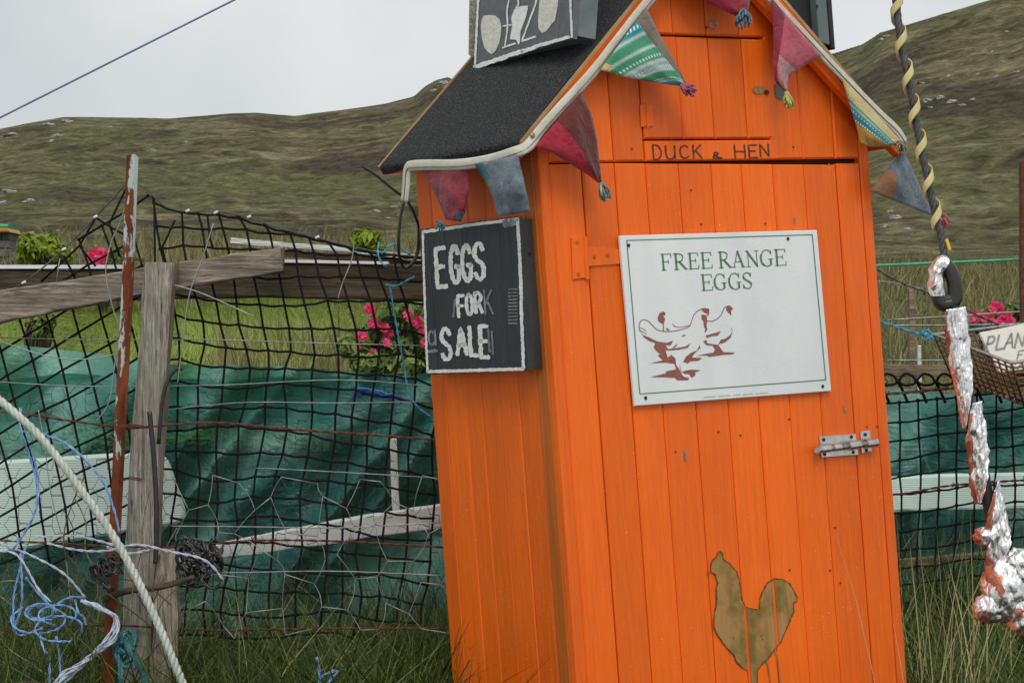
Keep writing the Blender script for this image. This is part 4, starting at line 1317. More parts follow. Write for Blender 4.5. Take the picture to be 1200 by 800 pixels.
def pennant(left, right, depth, mats, mfn, bulge=.010, plane='F', nr=16, nc=12, seed=0, tilt=0.0):
    """left/right edges: pixel lists from tape to tip"""
    L = resample([Vector((*p, 0)) for p in left], nr); R = resample([Vector((*p, 0)) for p in right], nr)
    rows = []
    for i in range(nr):
        row = []
        v = i / (nr - 1)
        for j in range(nc):
            u = j / (nc - 1)
            q = L[i].lerp(R[i], u)
            w = bulge * math.sin(math.pi * u) * math.sin(math.pi * min(v * .9 + .08, 1)) + .0075 * mnoise.noise(Vector((u * 3.3 + seed * 9, v * 2.6, seed))) * min(1, v * 4 + .15) + .0022 * mnoise.noise(Vector((u * 9, v * 8 + seed * 5, seed)))
            d = depth - w - tilt * v
            row.append(FR(q.x, q.y, d) if plane == 'F' else SS(q.x, q.y, d))
        rows.append(row)
    mb = MB().grid(rows, 0, mfn, uv=True)
    # hems
    edge = [r[0] for r in rows]; edge2 = [r[-1] for r in rows]
    o = mb.build('pennant', mats, bunt, True, smooth=True, fix=False)
    so = o.modifiers.new('thickness', 'SOLIDIFY'); so.thickness = .0016; so.offset = 0
    return o

def tassel(parent, px, py, dx, dy, r, mats, depth, plane='F', n=26, seed=0):
    rnd = random.Random(seed)
    f = FR if plane == 'F' else SS
    mb = MB()
    for k in range(n):
        a = rnd.uniform(0, 2 * math.pi); rr = r * math.sqrt(rnd.random())
        p0 = f(px + .25 * rr * math.cos(a), py + .25 * rr * math.sin(a), depth + .004 * rnd.uniform(-1, 1))
        p1 = f(px + dx * .5 + .9 * rr * math.cos(a), py + dy * .5 + .7 * rr * math.sin(a), depth - .006 + .012 * rnd.uniform(-1, 1))
        p2 = f(px + dx + rr * math.cos(a), py + dy + rr * math.sin(a), depth - .004 + .016 * rnd.uniform(-1, 1))
        mb.tube(smooth_path([p0, p1, p2], 3), .0017, 4, k % len(mats))
    mb.ball(f(px, py, depth), .0055, 8, 6, 0)
    return mb.build('tassel', mats, parent, True, smooth=True)

# left eave
o = pennant([(497, 199), (509, 225), (520, 250), (522, 257)], [(548, 198), (549, 225), (546, 245), (540, 260)], XB + .004, [M['wine'], M['denim_dark']], lambda u, v: 1 if (u > .62 and v > .78) else 0, .012, 'S', seed=1)
tassel(o, 516, 262, -2, 4, 7, [M['teal_yarn']], XB - .006, 'S', 16, 3)
o = pennant([(556, 192), (571, 215), (580, 238), (584, 254)], [(607, 182), (611, 200), (617, 225), (621, 248)], XB - .004, [M['denim'], M['rope_teal']], lambda u, v: 1 if (u < .2 and v < .35) else 0, .014, 'S', seed=2)
# crimson and maroon, left rake
o = pennant([(627, 172), (646, 178), (665, 190), (688, 204), (701, 214)], [(681, 108), (693, 135), (699, 160), (702, 188), (705, 215)], YB - .006, [M['crimson'], M['maroon']], lambda u, v: 1 if u > .50 - .1 * v else 0, .016, seed=3, nr=20, nc=16)
tassel(o, 705, 217, 5, 13, 7, [M['blue_yarn'], M['teal_yarn'], M['straw']], YB - .018, n=34, seed=4)
# teal striped
o = pennant([(704, 82), (730, 90), (770, 97), (799, 101)], [(757, 9), (775, 45), (792, 75), (804, 98)], YB - .008, [M['teal_stripe'], M['brown_cloth'], M['straw']], lambda u, v: 1 if u > .80 else (2 if (u < .13 and v < .12) else 0), .014, seed=4, nr=20, nc=20)
tassel(o, 800, 101, 9, 6, 8, [M['pink_yarn'], M['pink_yarn'], M['blue_yarn']], YB - .018, n=34, seed=5)
# crimson over the ridge
o = pennant([(790, -42), (815, -5), (838, 8), (862, 19)], [(835, -84), (868, -40), (880, -5), (876, 16)], YB - .006, [M['crimson'], M['brown_cloth']], lambda u, v: 1 if u > .88 else 0, .02, seed=5)
tassel(o, 871, 13, 0, 13, 10, [M['blue_yarn'], M['denim'], M['blue_yarn']], YB - .02, n=44, seed=6)
# faded rose, right rake
o = pennant([(904, -2), (906, 30), (906, 70), (908, 95), (919, 107)], [(962, 66), (950, 72), (938, 80), (924, 88), (922, 107)], YB - .006, [M['rose'], M['wine'], M['rose_pale'], M['crimson']],
            lambda u, v: (3 if v > .62 else 1) if u < .28 else (2 if v > .5 else 0), .016, seed=6, nr=20, nc=16)
tassel(o, 922, 110, 3, 13, 6, [M['lime']], YB - .018, n=30, seed=7)
# ochre and teal, low on the right rake
o = pennant([(986, 90), (993, 115), (1001, 140), (1008, 168), (1020, 172)], [(1056, 166), (1052, 168), (1048, 170), (1042, 171), (1030, 172)], YB - .006, [M['ochre'], M['teal_check'], M['straw']],
            lambda u, v: (2 if v < .28 else (1 if v < .58 else 0)), .018, seed=8, nr=20, nc=18)
tassel(o, 1056, 168, 0, 6, 6, [M['tan_cloth'], M['denim'], M['straw']], YB - .012, n=26, seed=8)
# denim hanging from the corner
o = pennant([(1056, 178), (1042, 196), (1030, 210), (1020, 224)], [(1059, 178), (1072, 205), (1084, 232), (1095, 254)], YB + .004, [M['denim'], M['tan_cloth']], lambda u, v: 1 if (u < .34 and v > .45) else 0, .012, seed=9)
tassel(o, 1101, 252, 6, 8, 7, [M['pink_yarn'], M['rose_pale'], M['crimson']], YB + .004, n=30, seed=9)
o = MB(); o.tube([FR(1094, 252, YB + .004), FR(1101, 252, YB + .004)], .0015, 5); o.build('tassel_cord', M['tape'], bunt, True)

# big black cable tie round the tape end
ct = MB()
yt = 4.30
ct.tube(smooth_path([P(424, 195, yt), P(440, 205, yt), P(458, 220, yt), P(475, 232, yt)], 5), .0034, 6, flat=.45)
ct.tube(smooth_path([P(474, 233, yt), P(469, 255, yt), P(467, 285, yt + .01), P(469, 305, yt + .03), P(476, 314, yt + .05), P(488, 300, yt + .06), P(491, 270, yt + .04), P(485, 250, yt + .01), P(476, 233, yt)], 6), .0042, 6, flat=.5)
ct.box(P(475, 232, yt - .003), (.007, .006, .007))
tag(ct.build('cable_tie', M['black_plastic'], smooth=True), 'large black cable tie looped at the end of the cream bunting tape', 'cable tie')

# ------------------------------------------------------------------ fence timbers and iron post
def px_prism(mb, quad, Y, thick, ch=.002, mi=0, rag=0.0):
    """convex pixel outline facing the camera at depth Y, with thickness behind it"""
    pts = [P(a, b, Y) for a, b in quad]
    poly = [(p.x, p.z) for p in pts]
    return mb.prism(poly, lambda a, b, d: Vector((a, d, b)), Y, Y + thick, ch, mi)

def beam(name, top, bot, Y, thick, mat, label, cat, seg=14, rag=.0016, parent=None, group=None):
    """sawn timber: top and bottom pixel edges, left to right, edges slightly worn"""
    T = resample([Vector((*p, 0)) for p in top], seg); B = resample([Vector((*p, 0)) for p in bot], seg)
    rings = []
    for i in range(seg):
        a = P(T[i].x, T[i].y, Y); b = P(B[i].x, B[i].y, Y)
        a2, b2 = a + Vector((0, thick, 0)), b + Vector((0, thick, 0))
        c = (a + b + a2 + b2) / 4
        ring = []
        corners = [a, b, b2, a2]
        for k in range(4):
            p, q = corners[k], corners[(k + 1) % 4]
            for t in (.06, .5, .94):
                v = p.lerp(q, t)
                v = v + Vector((random.uniform(-1, 1), random.uniform(-1, 1), random.uniform(-1, 1))) * rag * (1.0 if 0 < i < seg - 1 else 2.2)
                ring.append(v)
        rings.append(ring)
    n = 12
    mb = MB()
    vs = [v for r in rings for v in r]; fs = []
    for i in range(seg - 1):
        for k in range(n):
            k2 = (k + 1) % n
            fs.append((i * n + k, i * n + k2, (i + 1) * n + k2, (i + 1) * n + k))
    fs.append(tuple(range(n))); fs.append(tuple((seg - 1) * n + k for k in range(n)))
    mb.add(vs, fs)
    o = mb.build(name, mat, parent)
    if label: tag(o, label, cat, group)
    return o

def post(name, left, right, Y, thick, zb, mat, label, cat, seg=18, rag=.0016, cup=.0):
    L = [Vector((*p, 0)) for p in left]; R = [Vector((*p, 0)) for p in right]
    pyb = 400 - (zb - EYE.z) / Y * FPX
    for E in (L, R):
        d = E[-1] - E[-2]
        E.append(E[-1] + d * ((pyb - E[-1].y) / d.y))
    return beam(name, [(p.x, p.y) for p in L], [(p.x, p.y) for p in R], Y, thick, mat, label, cat, seg, rag)

wp_ = post('wooden_fence_post', [(169, 309), (163, 400), (153, 520), (147, 640)], [(203, 308), (196, 400), (189, 520), (183, 640)], 4.37, .065, .12, M['wood_post'], 'grey weathered wooden fence post with cut top behind the rusty iron post', 'post', 24, .0018)
# broken stake against its foot
post('broken_stake', [(184, 648), (181, 690), (177, 760)], [(206, 641), (207, 700), (206, 760)], 4.33, .036, .15, M['wood_stake'], 'short pale broken wooden stake against the foot of the grey fence post', 'stake', 14, .004)
# rusty angle iron
def angle_iron():
    Y = 4.28
    cl = [(156.5, 180), (151, 330), (142, 500), (135, 640), (128, 790), (122, 920)]
    c = resample([P(a, b, Y) for a, b in cl], 26)
    w, t = .0150, .0030
    d1 = Vector((-.90, -.42, 0)).normalized(); d2 = Vector((.62, -.78, 0)).normalized()
    rings = []
    for i, p in enumerate(c):
        j = Vector((random.uniform(-1, 1), random.uniform(-1, 1), 0)) * .0005
        o1 = Vector((-d1.y, d1.x, 0)); o2 = Vector((-d2.y, d2.x, 0))
        p = p + Vector((0, .012, 0))
        rings.append([p + j, p + d1 * w * 1.05, p + d1 * w * 1.05 + Vector((0, t, 0)), p + Vector((0, t * 1.8, 0)), p + d2 * w * .95 + Vector((0, t, 0)), p + d2 * w * .95 + j])
    top = rings[0]
    top[1] = top[1] + Vector((0, 0, -.003)); top[2] = top[2] + Vector((0, 0, -.003)); top[4] = top[4] + Vector((0, 0, -.008)); top[5] = top[5] + Vector((0, 0, -.008))
    mb = MB(); vs = [v for r in rings for v in r]; fs = []
    for i in range(25):
        for k in range(6):
            k2 = (k + 1) % 6
            fs.append((i * 6 + k, i * 6 + k2, (i + 1) * 6 + k2, (i + 1) * 6 + k))
    fs += [(0, 1, 2, 3), (0, 3, 4, 5), tuple(25 * 6 + k for k in range(6))]
    mb.add(vs, fs)
    return tag(mb.build('iron_fence_post', M['rust']), 'rusty angle iron post with flaking pale paint rising above the netting', 'post')
angle_iron()
beam('timber_rail', [(-60, 349), (0, 340), (160, 315), (330, 289)], [(-60, 388), (0, 378), (160, 346), (331, 318)], 4.443, .045, M['wood_rail'], 'tilted weathered rail with sawn end nailed behind the grey fence post', 'rail', 22, .0016)
rb_ = thing('long_beam', at(P(200, 352, 4.66)), 'long dark damp beam with pale top strip running behind the netting to the shed', 'beam')
beam('beam', [(-80, 316), (150, 316), (300, 307), (540, 311)], [(-80, 350), (150, 352), (300, 348), (540, 353)], 4.64, .06, M['wood_dark'], None, None, 26, .002, rb_)
m_ = MB()
for a, b in (([(-80, 310.5), (150, 310.5), (150, 315), (-80, 315)], 4.635), ([(272, 303), (455, 306.6), (455, 310), (272, 306.6)], 4.632)):
    px_prism(m_, a, b, .05, .0006)
m_.build('top_strip', M['white_strip'], rb_)
beam('grey_batten', [(270, 279), (400, 289), (500, 300)], [(270, 285), (400, 295), (500, 306)], 4.72, .02, M['wood_pale'], 'thin pale grey batten slanting above the long beam beside the shed', 'batten', 14, .0008)
beam('tan_batten', [(296, 291), (400, 297), (520, 309)], [(296, 298), (400, 305), (520, 318)], 4.745, .02, M['wood_tan'], 'thin brown batten under the pale grey one beside the shed', 'batten', 14, .0008)

# ------------------------------------------------------------------ black fishing net on the fence
NET_TOP = [(-40, 372), (28, 331), (75, 292), (112, 254), (150, 215), (166, 220), (190, 240), (218, 248), (270, 250), (330, 268), (430, 293), (500, 301), (560, 302)]
def net_top(x): return float(np.interp(x, [a for a, b in NET_TOP], [b for a, b in NET_TOP]))
YN = 4.52
def net_depth(x, y): return YN + .018 * float(vnoise(x / 70, y / 90, 4)) - .00 
net = MB()
def net_lines(lines, r=.0025):
    for ln in lines:
        if len(ln) < 2: continue
        pts = [P(x, y, net_depth(x, y)) for x, y in ln]
        net.tube(pts, r, 5)
# right of the post
def nodeA(i, j):
    x0 = 186 + 25.6 * i; y0 = 238 + 26.3 * j
    dy = y0 - 400
    x = x0 + (.22 * dy if dy < 0 else -.07 * dy) * (1 - .1 * math.sin(i)) + 8 * float(vnoise(i * .5, j * .4, 31)) + 2.2 * float(vnoise(i * 3.3, j * 2.9, 7))
    y = y0 + .055 * (x - 200) + .0019 * max(0, x - 370) ** 1.75 * (1 if j > 4 else .35) + 9 * float(vnoise(i * .35, j * .5, 13)) + 2.2 * float(vnoise(i * 2.7, j * 3.1, 5))
    top = net_top(x) + 2
    if y < top + 10: y = max(y, top)
    return x, y
NI, NJ = 14, 20
gridA = {(i, j): nodeA(i, j) for i in range(-1, NI) for j in range(NJ)}
def okA(p): return p[1] >= net_top(p[0]) and 176 < p[0] < 545 and p[1] < 752
def sag(p, q, k=.05):
    mx, my = (p[0] + q[0]) / 2, (p[1] + q[1]) / 2
    return (mx + random.uniform(-1, 1), my + abs(q[0] - p[0]) * k + random.uniform(-.6, .6))
for j in range(NJ):
    run = []
    for i in range(-1, NI):
        p = gridA[(i, j)]
        if okA(p):
            if run: run.append(sag(run[-1], p))
            run.append(p)
        else:
            net_lines([run]); run = []
    net_lines([run])
for i in range(-1, NI):
    run = []
    for j in range(NJ):
        p = gridA[(i, j)]
        if okA(p):
            if not run:
                t = (p[0] - 2, net_top(p[0] - 2)); run.append(t)
            run.append(p)
        elif run: break
    net_lines([run])
for p in gridA.values():
    if okA(p): net.ball(P(p[0], p[1], net_depth(*p)), .0040, 6, 4)
# left of the post: cells pulled into diamonds
def nodeB(i, j):
    u = 27.0 * i; v = 27.0 * j
    x = -60 + u + .34 * v * (1 - .0012 * v) + 4 * float(vnoise(i * .6, j * .5, 77))
    y = 420 + v - .66 * u * (1 - .0011 * v) + 4 * float(vnoise(i * .5, j * .7, 79))
    return x, y
gridB = {(i, j): nodeB(i, j) for i in range(-2, 12) for j in range(-9, 18)}
def okB(p): return p[1] >= net_top(p[0]) + 3 and -45 < p[0] < 176 and p[1] < 668
for fam in (0, 1):
    for a_ in range(-9, 18) if fam == 0 else range(-2, 12):
        run = []
        for b_ in (range(-2, 12) if fam == 0 else range(-9, 18)):
            p = gridB[(b_, a_)] if fam == 0 else gridB[(a_, b_)]
            if okB(p): run.append(p)
            else:
                net_lines([run]); run = []
        net_lines([run])
for p in gridB.values():
    if okB(p): net.ball(P(p[0], p[1], net_depth(*p)), .0040, 6, 4)
net_lines([[(150, 216), (128, 262), (140, 300)], [(112, 255), (133, 268), (150, 277)], [(112, 256), (93, 288), (75, 305), (48, 330)], [(93, 288), (112, 312)], [(75, 300), (88, 326)], [(187, 476), (187, 500)], [(187, 560), (190, 540), (194, 500)],
           [(205, 258), (190, 290), (196, 318)], [(243, 252), (246, 280), (250, 292)]])
tag(net.build('fishing_net', M['black_net'], smooth=True), 'black fishing net hung from the iron post along the fence to the shed', 'net')

# top line the net hangs from
hl = MB()
hl.tube(smooth_path(PL([(-60, 385), (-10, 352), (28, 331), (75, 292), (112, 254), (148, 216), (156, 214)], YN - .02), 5), .0017, 6)
hl.tube(smooth_path(PL([(156, 214), (172, 222), (192, 241), (218, 248), (245, 248), (270, 250), (300, 258), (330, 268), (380, 281), (430, 293), (470, 299), (520, 302)], YN - .02), 5), .0016, 6)
tag(hl.build('net_headline', M['strand'], smooth=True), 'grey head line carrying the black net over the iron post', 'line')
ck = MB()
for a, b in ((28, 331), (75, 292), (112, 254), (220, 247), (253, 249), (292, 254), (372, 278)):
    c = P(a, b, YN - .022); ck.tube([c + Vector((-.004, 0, -.002)), c + Vector((.004, 0, .002))], .0026, 7)
tag(ck.build('net_clips', M['white_strip'], smooth=True), 'small white clips pinching the net onto its grey head line', 'clip')

# ------------------------------------------------------------------ wires
def twisted(name, pxs_, Y, r, mat, label, barbs=0, bm=None, pitch=.05, cat='wire'):
    pts = smooth_path(PL(pxs_, Y), 8)
    mb = MB(); rope(mb, pts, r, 2, pitch, 4)
    if barbs:
        c = resample(pts, barbs + 2)[1:-1]
        for p in c:
            for q in range(3):
                d = Vector((random.uniform(-1, 1), random.uniform(-.5, .5), random.uniform(-1, 1))).normalized()
                mb.tube([p - d * .010, p + d * .010], .0012, 4)
    return tag(mb.build(name, mat, smooth=True), label, cat)
twisted('rusty_wire', [(-40, 478), (30, 485), (90, 494), (150, 501), (185, 499), (250, 495), (330, 502), (430, 509), (520, 516)], 4.34, .0026, M['rust_wire'], 'rusty twisted wire stretched from the wooden post to the shed at mid height', 5)
twisted('rusty_wire', [(-40, 631), (60, 636), (140, 640), (215, 640), (300, 633), (400, 634), (520, 641)], 4.36, .0024, M['rust_wire'], 'rusty wire crossing in front of the pale plank beside the shed', 4)
twisted('rusty_wire', [(-40, 741), (60, 734), (150, 733), (240, 738), (330, 737), (420, 736), (530, 736)], 4.36, .0022, M['rust_wire'], 'lowest rusty wire just above the long grass left of the shed', 6)
tw = MB()
for cy, w in ((303, 17), (498, 16), (560, 14)):
    for k in range(2):
        tw.tube(smooth_path(PL([(150 - w * .8, cy + 2 + k * 2, 4.26), (152, cy - 1 + k * 2, 4.255), (152 + w, cy + 1 + k * 2, 4.30)], 4.3), 4), .0013, 5)
tag(tw.build('tie_wire', M['rust_wire'], smooth=True), 'short rusty ties lashing the iron post to the fence wires', 'wire')
# thin loose galvanised strands
thin = [
 [(250, 262), (238, 300), (222, 345), (214, 400), (208, 450)], [(415, 283), (412, 305), (402, 330), (396, 350)], [(205, 334), (240, 345), (300, 372)], [(150, 232), (140, 262), (130, 285), (124, 320), (132, 360), (140, 390), (134, 430), (128, 470), (112, 495)],
 [(70, 303), (66, 330)], [(-20, 395), (60, 397), (140, 398), (250, 398), (380, 402), (500, 405)], [(-20, 446), (80, 452), (150, 452), (260, 451), (400, 445), (510, 453)], [(195, 480), (240, 475), (300, 471), (400, 472), (510, 470)],
 [(200, 616), (300, 617), (400, 618), (515, 612)], [(210, 672), (300, 670), (400, 669), (520, 674)], [(300, 548), (380, 552), (450, 556), (515, 560)], [(45, 480), (52, 520), (60, 580), (75, 640), (82, 700), (82, 720)], [(0, 400), (60, 418), (110, 420), (150, 410)]]
for k, t in enumerate(thin):
    Yt = 4.33 if k not in (5, 6, 7, 10) else 4.50
    mb = MB().tube(smooth_path(PL(t, Yt), 6), .0011 if k > 3 else .0013, 5)
    tag(mb.build('loose_wire', M['galv'], smooth=True), 'thin loose grey wire strand threaded through the black netting', 'wire', 'loose wire strands in the netting')

# large-mesh chicken wire, stretched and torn
def hexnet(name, x0, x1, y0, y1, cw, chh, Y, r, mat, seed, keep, jit, label):
    rnd = random.Random(seed); mb = MB()
    nodes = {}
    def nd(i, j):
        if (i, j) not in nodes:
            ox = (cw * .085 if (i + j) % 2 else -cw * .085)
            nodes[(i, j)] = (x0 + i * cw * .5 + ox * 1.0 + rnd.uniform(-1, 1) * jit, y0 + j * chh * .5 + rnd.uniform(-1, 1) * jit, Y + rnd.uniform(-.012, .012))
        return nodes[(i, j)]
    ni = int((x1 - x0) / (cw * .5)); nj = int((y1 - y0) / (chh * .5))
    for i in range(ni + 1):
        for j in range(nj + 1):
            a = nd(i, j)
            if j < nj and rnd.random() < keep:
                b = nd(i, j + 1)
                m = ((a[0] + b[0]) / 2 + rnd.uniform(-1, 1) * jit * .4, (a[1] + b[1]) / 2, Y)
                mb.tube(smooth_path([P(*a), P(*m), P(*b)], 3), r, 4)
            if i < ni and (i + j) % 2 == 1 and rnd.random() < keep:
                b = nd(i + 1, j); a0, b0 = P(*a), P(*b)
                mb.tube([a0, b0], r * 1.5, 5)
    return tag(mb.build(name, mat, smooth=True), label, 'wire netting')
hexnet('chicken_wire', 210, 530, 560, 742, 80, 60, 4.31, .0007, M['galv'], 5, .97, 9, 'large-mesh torn galvanised wire netting left of the shed above the grass')
hexnet('fine_chicken_wire', -30, 520, 450, 700, 26, 22, 4.56, .0006, M['strand'], 8, .72, 2.5, 'fine hexagonal wire netting hanging just behind the black net')

# black plastic strap on the post
st = MB()
st.tube(smooth_path(PL([(175, 482), (178, 510), (181, 545), (183, 590), (183, 640), (182, 660)], 4.30), 5), .0055, 6, flat=.4, fdir=Vector((0, -1, 0)))
st.tube(smooth_path(PL([(186, 520), (190, 470), (197, 445), (206, 433), (214, 432)], 4.34), 5), .0042, 6, flat=.5, fdir=Vector((0, -1, 0)))
tag(st.build('plastic_strap', M['black_plastic'], smooth=True), 'black plastic strap standing against the grey wooden fence post', 'strap')

# ------------------------------------------------------------------ ropes and twine
r_ = MB()
rope(r_, smooth_path(PL([(-40, 436), (0, 469), (48, 513), (98, 578), (140, 640), (178, 715), (214, 800), (240, 866)], 4.15), 8), .0080, 3, .042, 6)
tag(r_.build('guy_rope', M['rope_pale'], smooth=True), 'thick pale green laid rope running diagonally in front of the fence', 'rope')
def twine(name, paths, Y, r, mat, label, cat='twine', strands=2):
    mb = MB()
    for p in paths:
        rope(mb, smooth_path(PL([(a, b, Y + random.uniform(-.012, .012)) for a, b in p], Y), 6), r, strands, r * 16, 4)
    return tag(mb.build(name, mat, smooth=True), label, cat)
twine('blue_twine', [[(24, 478), (24, 500), (30, 520), (38, 545), (45, 575), (40, 602), (28, 625), (14, 645)], [(22, 505), (55, 510), (85, 525), (118, 560), (133, 595), (140, 624)], [(40, 535), (44, 560), (43, 590)]], 4.20, .0026, M['twine_blue'], 'blue baler twine knotted on the pale rope and looping to the iron post')
twine('white_twine', [[(-20, 628), (10, 640), (40, 652), (75, 672), (100, 700)], [(40, 629), (90, 628), (140, 640)], [(55, 636), (90, 644), (125, 645), (160, 638), (200, 646), (240, 656), (262, 680)], [(-10, 645), (20, 650), (45, 690), (60, 705)], [(125, 640), (150, 648), (175, 644)]], 4.22, .0026, M['twine_white'], 'faded blue white twine strung level across the post foot')
rt = random.Random(4)
tang = []
for k in range(5):
    cx, cy = 56 + rt.uniform(-16, 22), 728 + rt.uniform(-14, 14)
    r0 = rt.uniform(8, 30); a0 = rt.uniform(0, 6.28)
    tang.append([(cx + r0 * math.cos(a0 + t * .9) * (1.3 - .05 * t), cy + .6 * r0 * math.sin(a0 + t * .9)) for t in range(7)])
tang += [[(24, 648), (26, 690), (24, 715), (17, 735), (24, 744), (50, 735)], [(30, 640), (22, 672), (16, 700), (16, 740)], [(66, 745), (70, 775), (72, 830)], [(46, 742), (52, 762), (58, 772), (57, 830)], [(30, 676), (45, 695), (62, 712)], [(88, 702), (92, 718), (98, 722), (101, 732)], [(60, 712), (80, 700), (98, 700), (100, 705)]]
twine('blue_twine_tangle', tang, 4.24, .0024, M['twine_blue'], 'tangle of blue baler twine hanging in loops left of the iron post')
twine('blue_twine_end', [[(371, 770), (374, 785), (374, 830)], [(374, 795), (384, 788), (396, 786), (384, 800), (376, 815)]], 4.30, .0032, M['twine_blue'], 'short blue twine end hanging from the lowest wire into the grass')
twine('cyan_twine', [[(444, 284), (443, 298), (449, 310), (455, 313)], [(447, 298), (460, 286), (472, 292), (481, 299)], [(452, 333), (464, 335), (476, 329), (486, 324)], [(457, 336), (462, 365), (468, 400), (474, 430), (478, 455), (488, 475), (505, 488)]], 4.50, .0022, M['cyan_twine'], 'bright cyan twine knotted over the beam end and trailing behind the board')
twine('blue_plastic_cord', [[(414, 458), (430, 456), (445, 460), (470, 466)], [(412, 464), (432, 461), (455, 466), (472, 470)], [(418, 455), (440, 465), (460, 461)]], 4.98, .006, M['cord_blue'], 'bundle of bright blue cord lying on the green mesh beside the shed', 'cord')
te = []
for k in range(5):
    cx, cy = 146 + rt.uniform(-6, 6), 760 + rt.uniform(-12, 12)
    te.append([(cx + 9 * math.cos(t * 1.2 + k), cy + 13 * math.sin(t * 1.2 + k)) for t in range(5)])
te += [[(142, 742), (148, 756), (158, 772), (168, 790), (182, 830)], [(140, 745), (137, 768), (142, 785), (138, 830)]]
twine('teal_rope_knot', te, 4.22, .0062, M['rope_teal'], 'knotted dark teal rope hanging at the foot of the fence post', 'rope', 3)
wf = []
for k in range(5):
    o_ = rt.uniform(-4, 4)
    wf.append([(98 + o_, 705 + o_ * .5), (118 + o_, 712 + o_), (136 + o_ * .6, 724), (132 + o_, 745 + o_), (115 + o_, 762), (95 + o_, 778), (76 + o_, 792 + o_), (60 + o_, 812)])
twine('white_baler_cord', wf, 4.20, .0034, M['twine_white'], 'frayed pale white cord bent under the blue twine tangle', 'cord')
bl = []
for k in range(26):
    cx, cy = 233 + rt.uniform(-17, 22), 656 + rt.uniform(-16, 20)
    r0 = rt.uniform(5, 15); a0 = rt.uniform(0, 6.28)
    bl.append([(cx + r0 * math.cos(a0 + t * 1.0), cy + 1.2 * r0 * math.sin(a0 + t * 1.15)) for t in range(6)])
twine('black_twine_tangle', bl, 4.30, .0042, M['bag_black'], 'tangled ball of black plastic twine caught on the wire beside the post')
bw = []
for k in range(10):
    cx, cy = 122 + rt.uniform(-12, 16), 655 + rt.uniform(-10, 14)
    r0 = rt.uniform(4, 10); a0 = rt.uniform(0, 6.28)
    bw.append([(cx + r0 * math.cos(a0 + t), cy + r0 * math.sin(a0 + t * 1.2)) for t in range(5)])
for k in range(6):
    bw.append([(112 + rt.uniform(-5, 8), 660), (118 + rt.uniform(-6, 6), 675), (126 + rt.uniform(-5, 9), 690)])
twine('polythene_scrap', bw, 4.23, .0036, M['bag_black'], 'torn black and white polythene scraps snagged on the iron post', 'scrap')
m_ = MB().tube(smooth_path(PL([(120, 702), (150, 692), (185, 688), (215, 680), (228, 676)], 4.27), 5), [.007 - .0001 * k for k in range(21)], 7)
tag(m_.build('branch', M['wood_dark'], smooth=True), 'dark bare branch lying across the fence post foot', 'branch')

# ------------------------------------------------------------------ green shade mesh and what lies under it
def fabric(name, x0, x1, top, bot, Y, amp, seed, label, nx=110, ny=44):
    rows = []
    for j in range(ny + 1):
        row = []
        v = j / ny
        for i in range(nx + 1):
            x = x0 + (x1 - x0) * i / nx
            ty = float(np.interp(x, [a for a, b in top], [b for a, b in top])) + 1.5 * float(vnoise(x / 9, 3, seed))
            by = float(np.interp(x, [a for a, b in bot], [b for a, b in bot]))
            y = ty + (by - ty) * v
            d = amp * (float(fbm(x / 120 + y / 240, y / 160, 4, seed)) + .6 * abs(float(vnoise(x / 46 + y / 60, y / 300, seed + 5)))) + .25 * v * 0
            row.append(P(x, y, Y + d))
        rows.append(row)
    o = MB().grid(rows).build(name, M['mesh_green'], smooth=True, fix=False)
    return tag(o, label, 'shade mesh')
fabric('shade_mesh', -160, 600, [(-160, 396), (0, 402), (60, 408), (130, 417), (200, 426), (320, 429), (430, 436), (520, 442), (600, 446)], [(-160, 770), (600, 740)], 5.30, .19, 3, 'dark green shade mesh stretched behind the black netting left of the shed')
fabric('shade_mesh', 960, 1380, [(960, 452), (1040, 454), (1110, 460), (1200, 458), (1380, 450)], [(960, 730), (1380, 715)], 6.15, .10, 9, 'green shade mesh hung under the wire basket right of the shed')
def shading_sheet(x0, x1, ya, yb, za, zb, label):  # added sheet, put in to shade the ground behind the upright mesh
    rows = []
    for j in range(13):
        v = j / 12
        Yv = ya + (yb - ya) * v
        rows.append([Vector(((x0 + (x1 - x0) * i / 40 - 600) / FPX * Yv, Yv, za + (zb - za) * v - .05 * math.sin(math.pi * v) + .015 * float(vnoise(i * .4, j * .5, 6)) - .02)) for i in range(41)])
    return tag(MB().grid(rows).build('added_mesh_cover', M['mesh_green'], smooth=True, fix=False), label, 'shade mesh')
shading_sheet(-160, 600, 5.32, 6.5, 1.385, 1.22, 'added green mesh cover shading the ground behind the upright mesh')
shading_sheet(960, 1380, 6.2, 7.0, 1.31, 1.15, 'added green mesh cover shading the ground behind the rail under the basket')
# ribbed white panel with a rounded corner
def rounded(quad, rad, seg=5):
    out = []
    n = len(quad)
    for i in range(n):
        p0, p1, p2 = Vector(quad[i - 1]), Vector(quad[i]), Vector(quad[(i + 1) % n])
        a = p1 + (p0 - p1).normalized() * rad[i]; b = p1 + (p2 - p1).normalized() * rad[i]
        for k in range(seg + 1):
            t = k / seg
            out.append(tuple((a * (1 - t) ** 2 + p1 * 2 * t * (1 - t) + b * t * t)))
    return out
fb = MB()
px_prism(fb, rounded([(-120, 548), (190, 528), (218, 612), (-120, 668)], [2, 22, 16, 2]), 4.92, .05, .006)
tag(fb.build('ribbed_sheet', M['ribbed'], smooth=False), 'pale ribbed plastic sheet with rounded corner leaning on the green mesh', 'plastic sheet')
beam('pale_plank', [(205, 649), (330, 622), (420, 606), (560, 584)], [(205, 660), (330, 645), (420, 632), (560, 612)], 4.95, .05, M['pale_paint'], 'pale wet plank slanting across the foot of the green mesh', 'plank', 20, .0014)
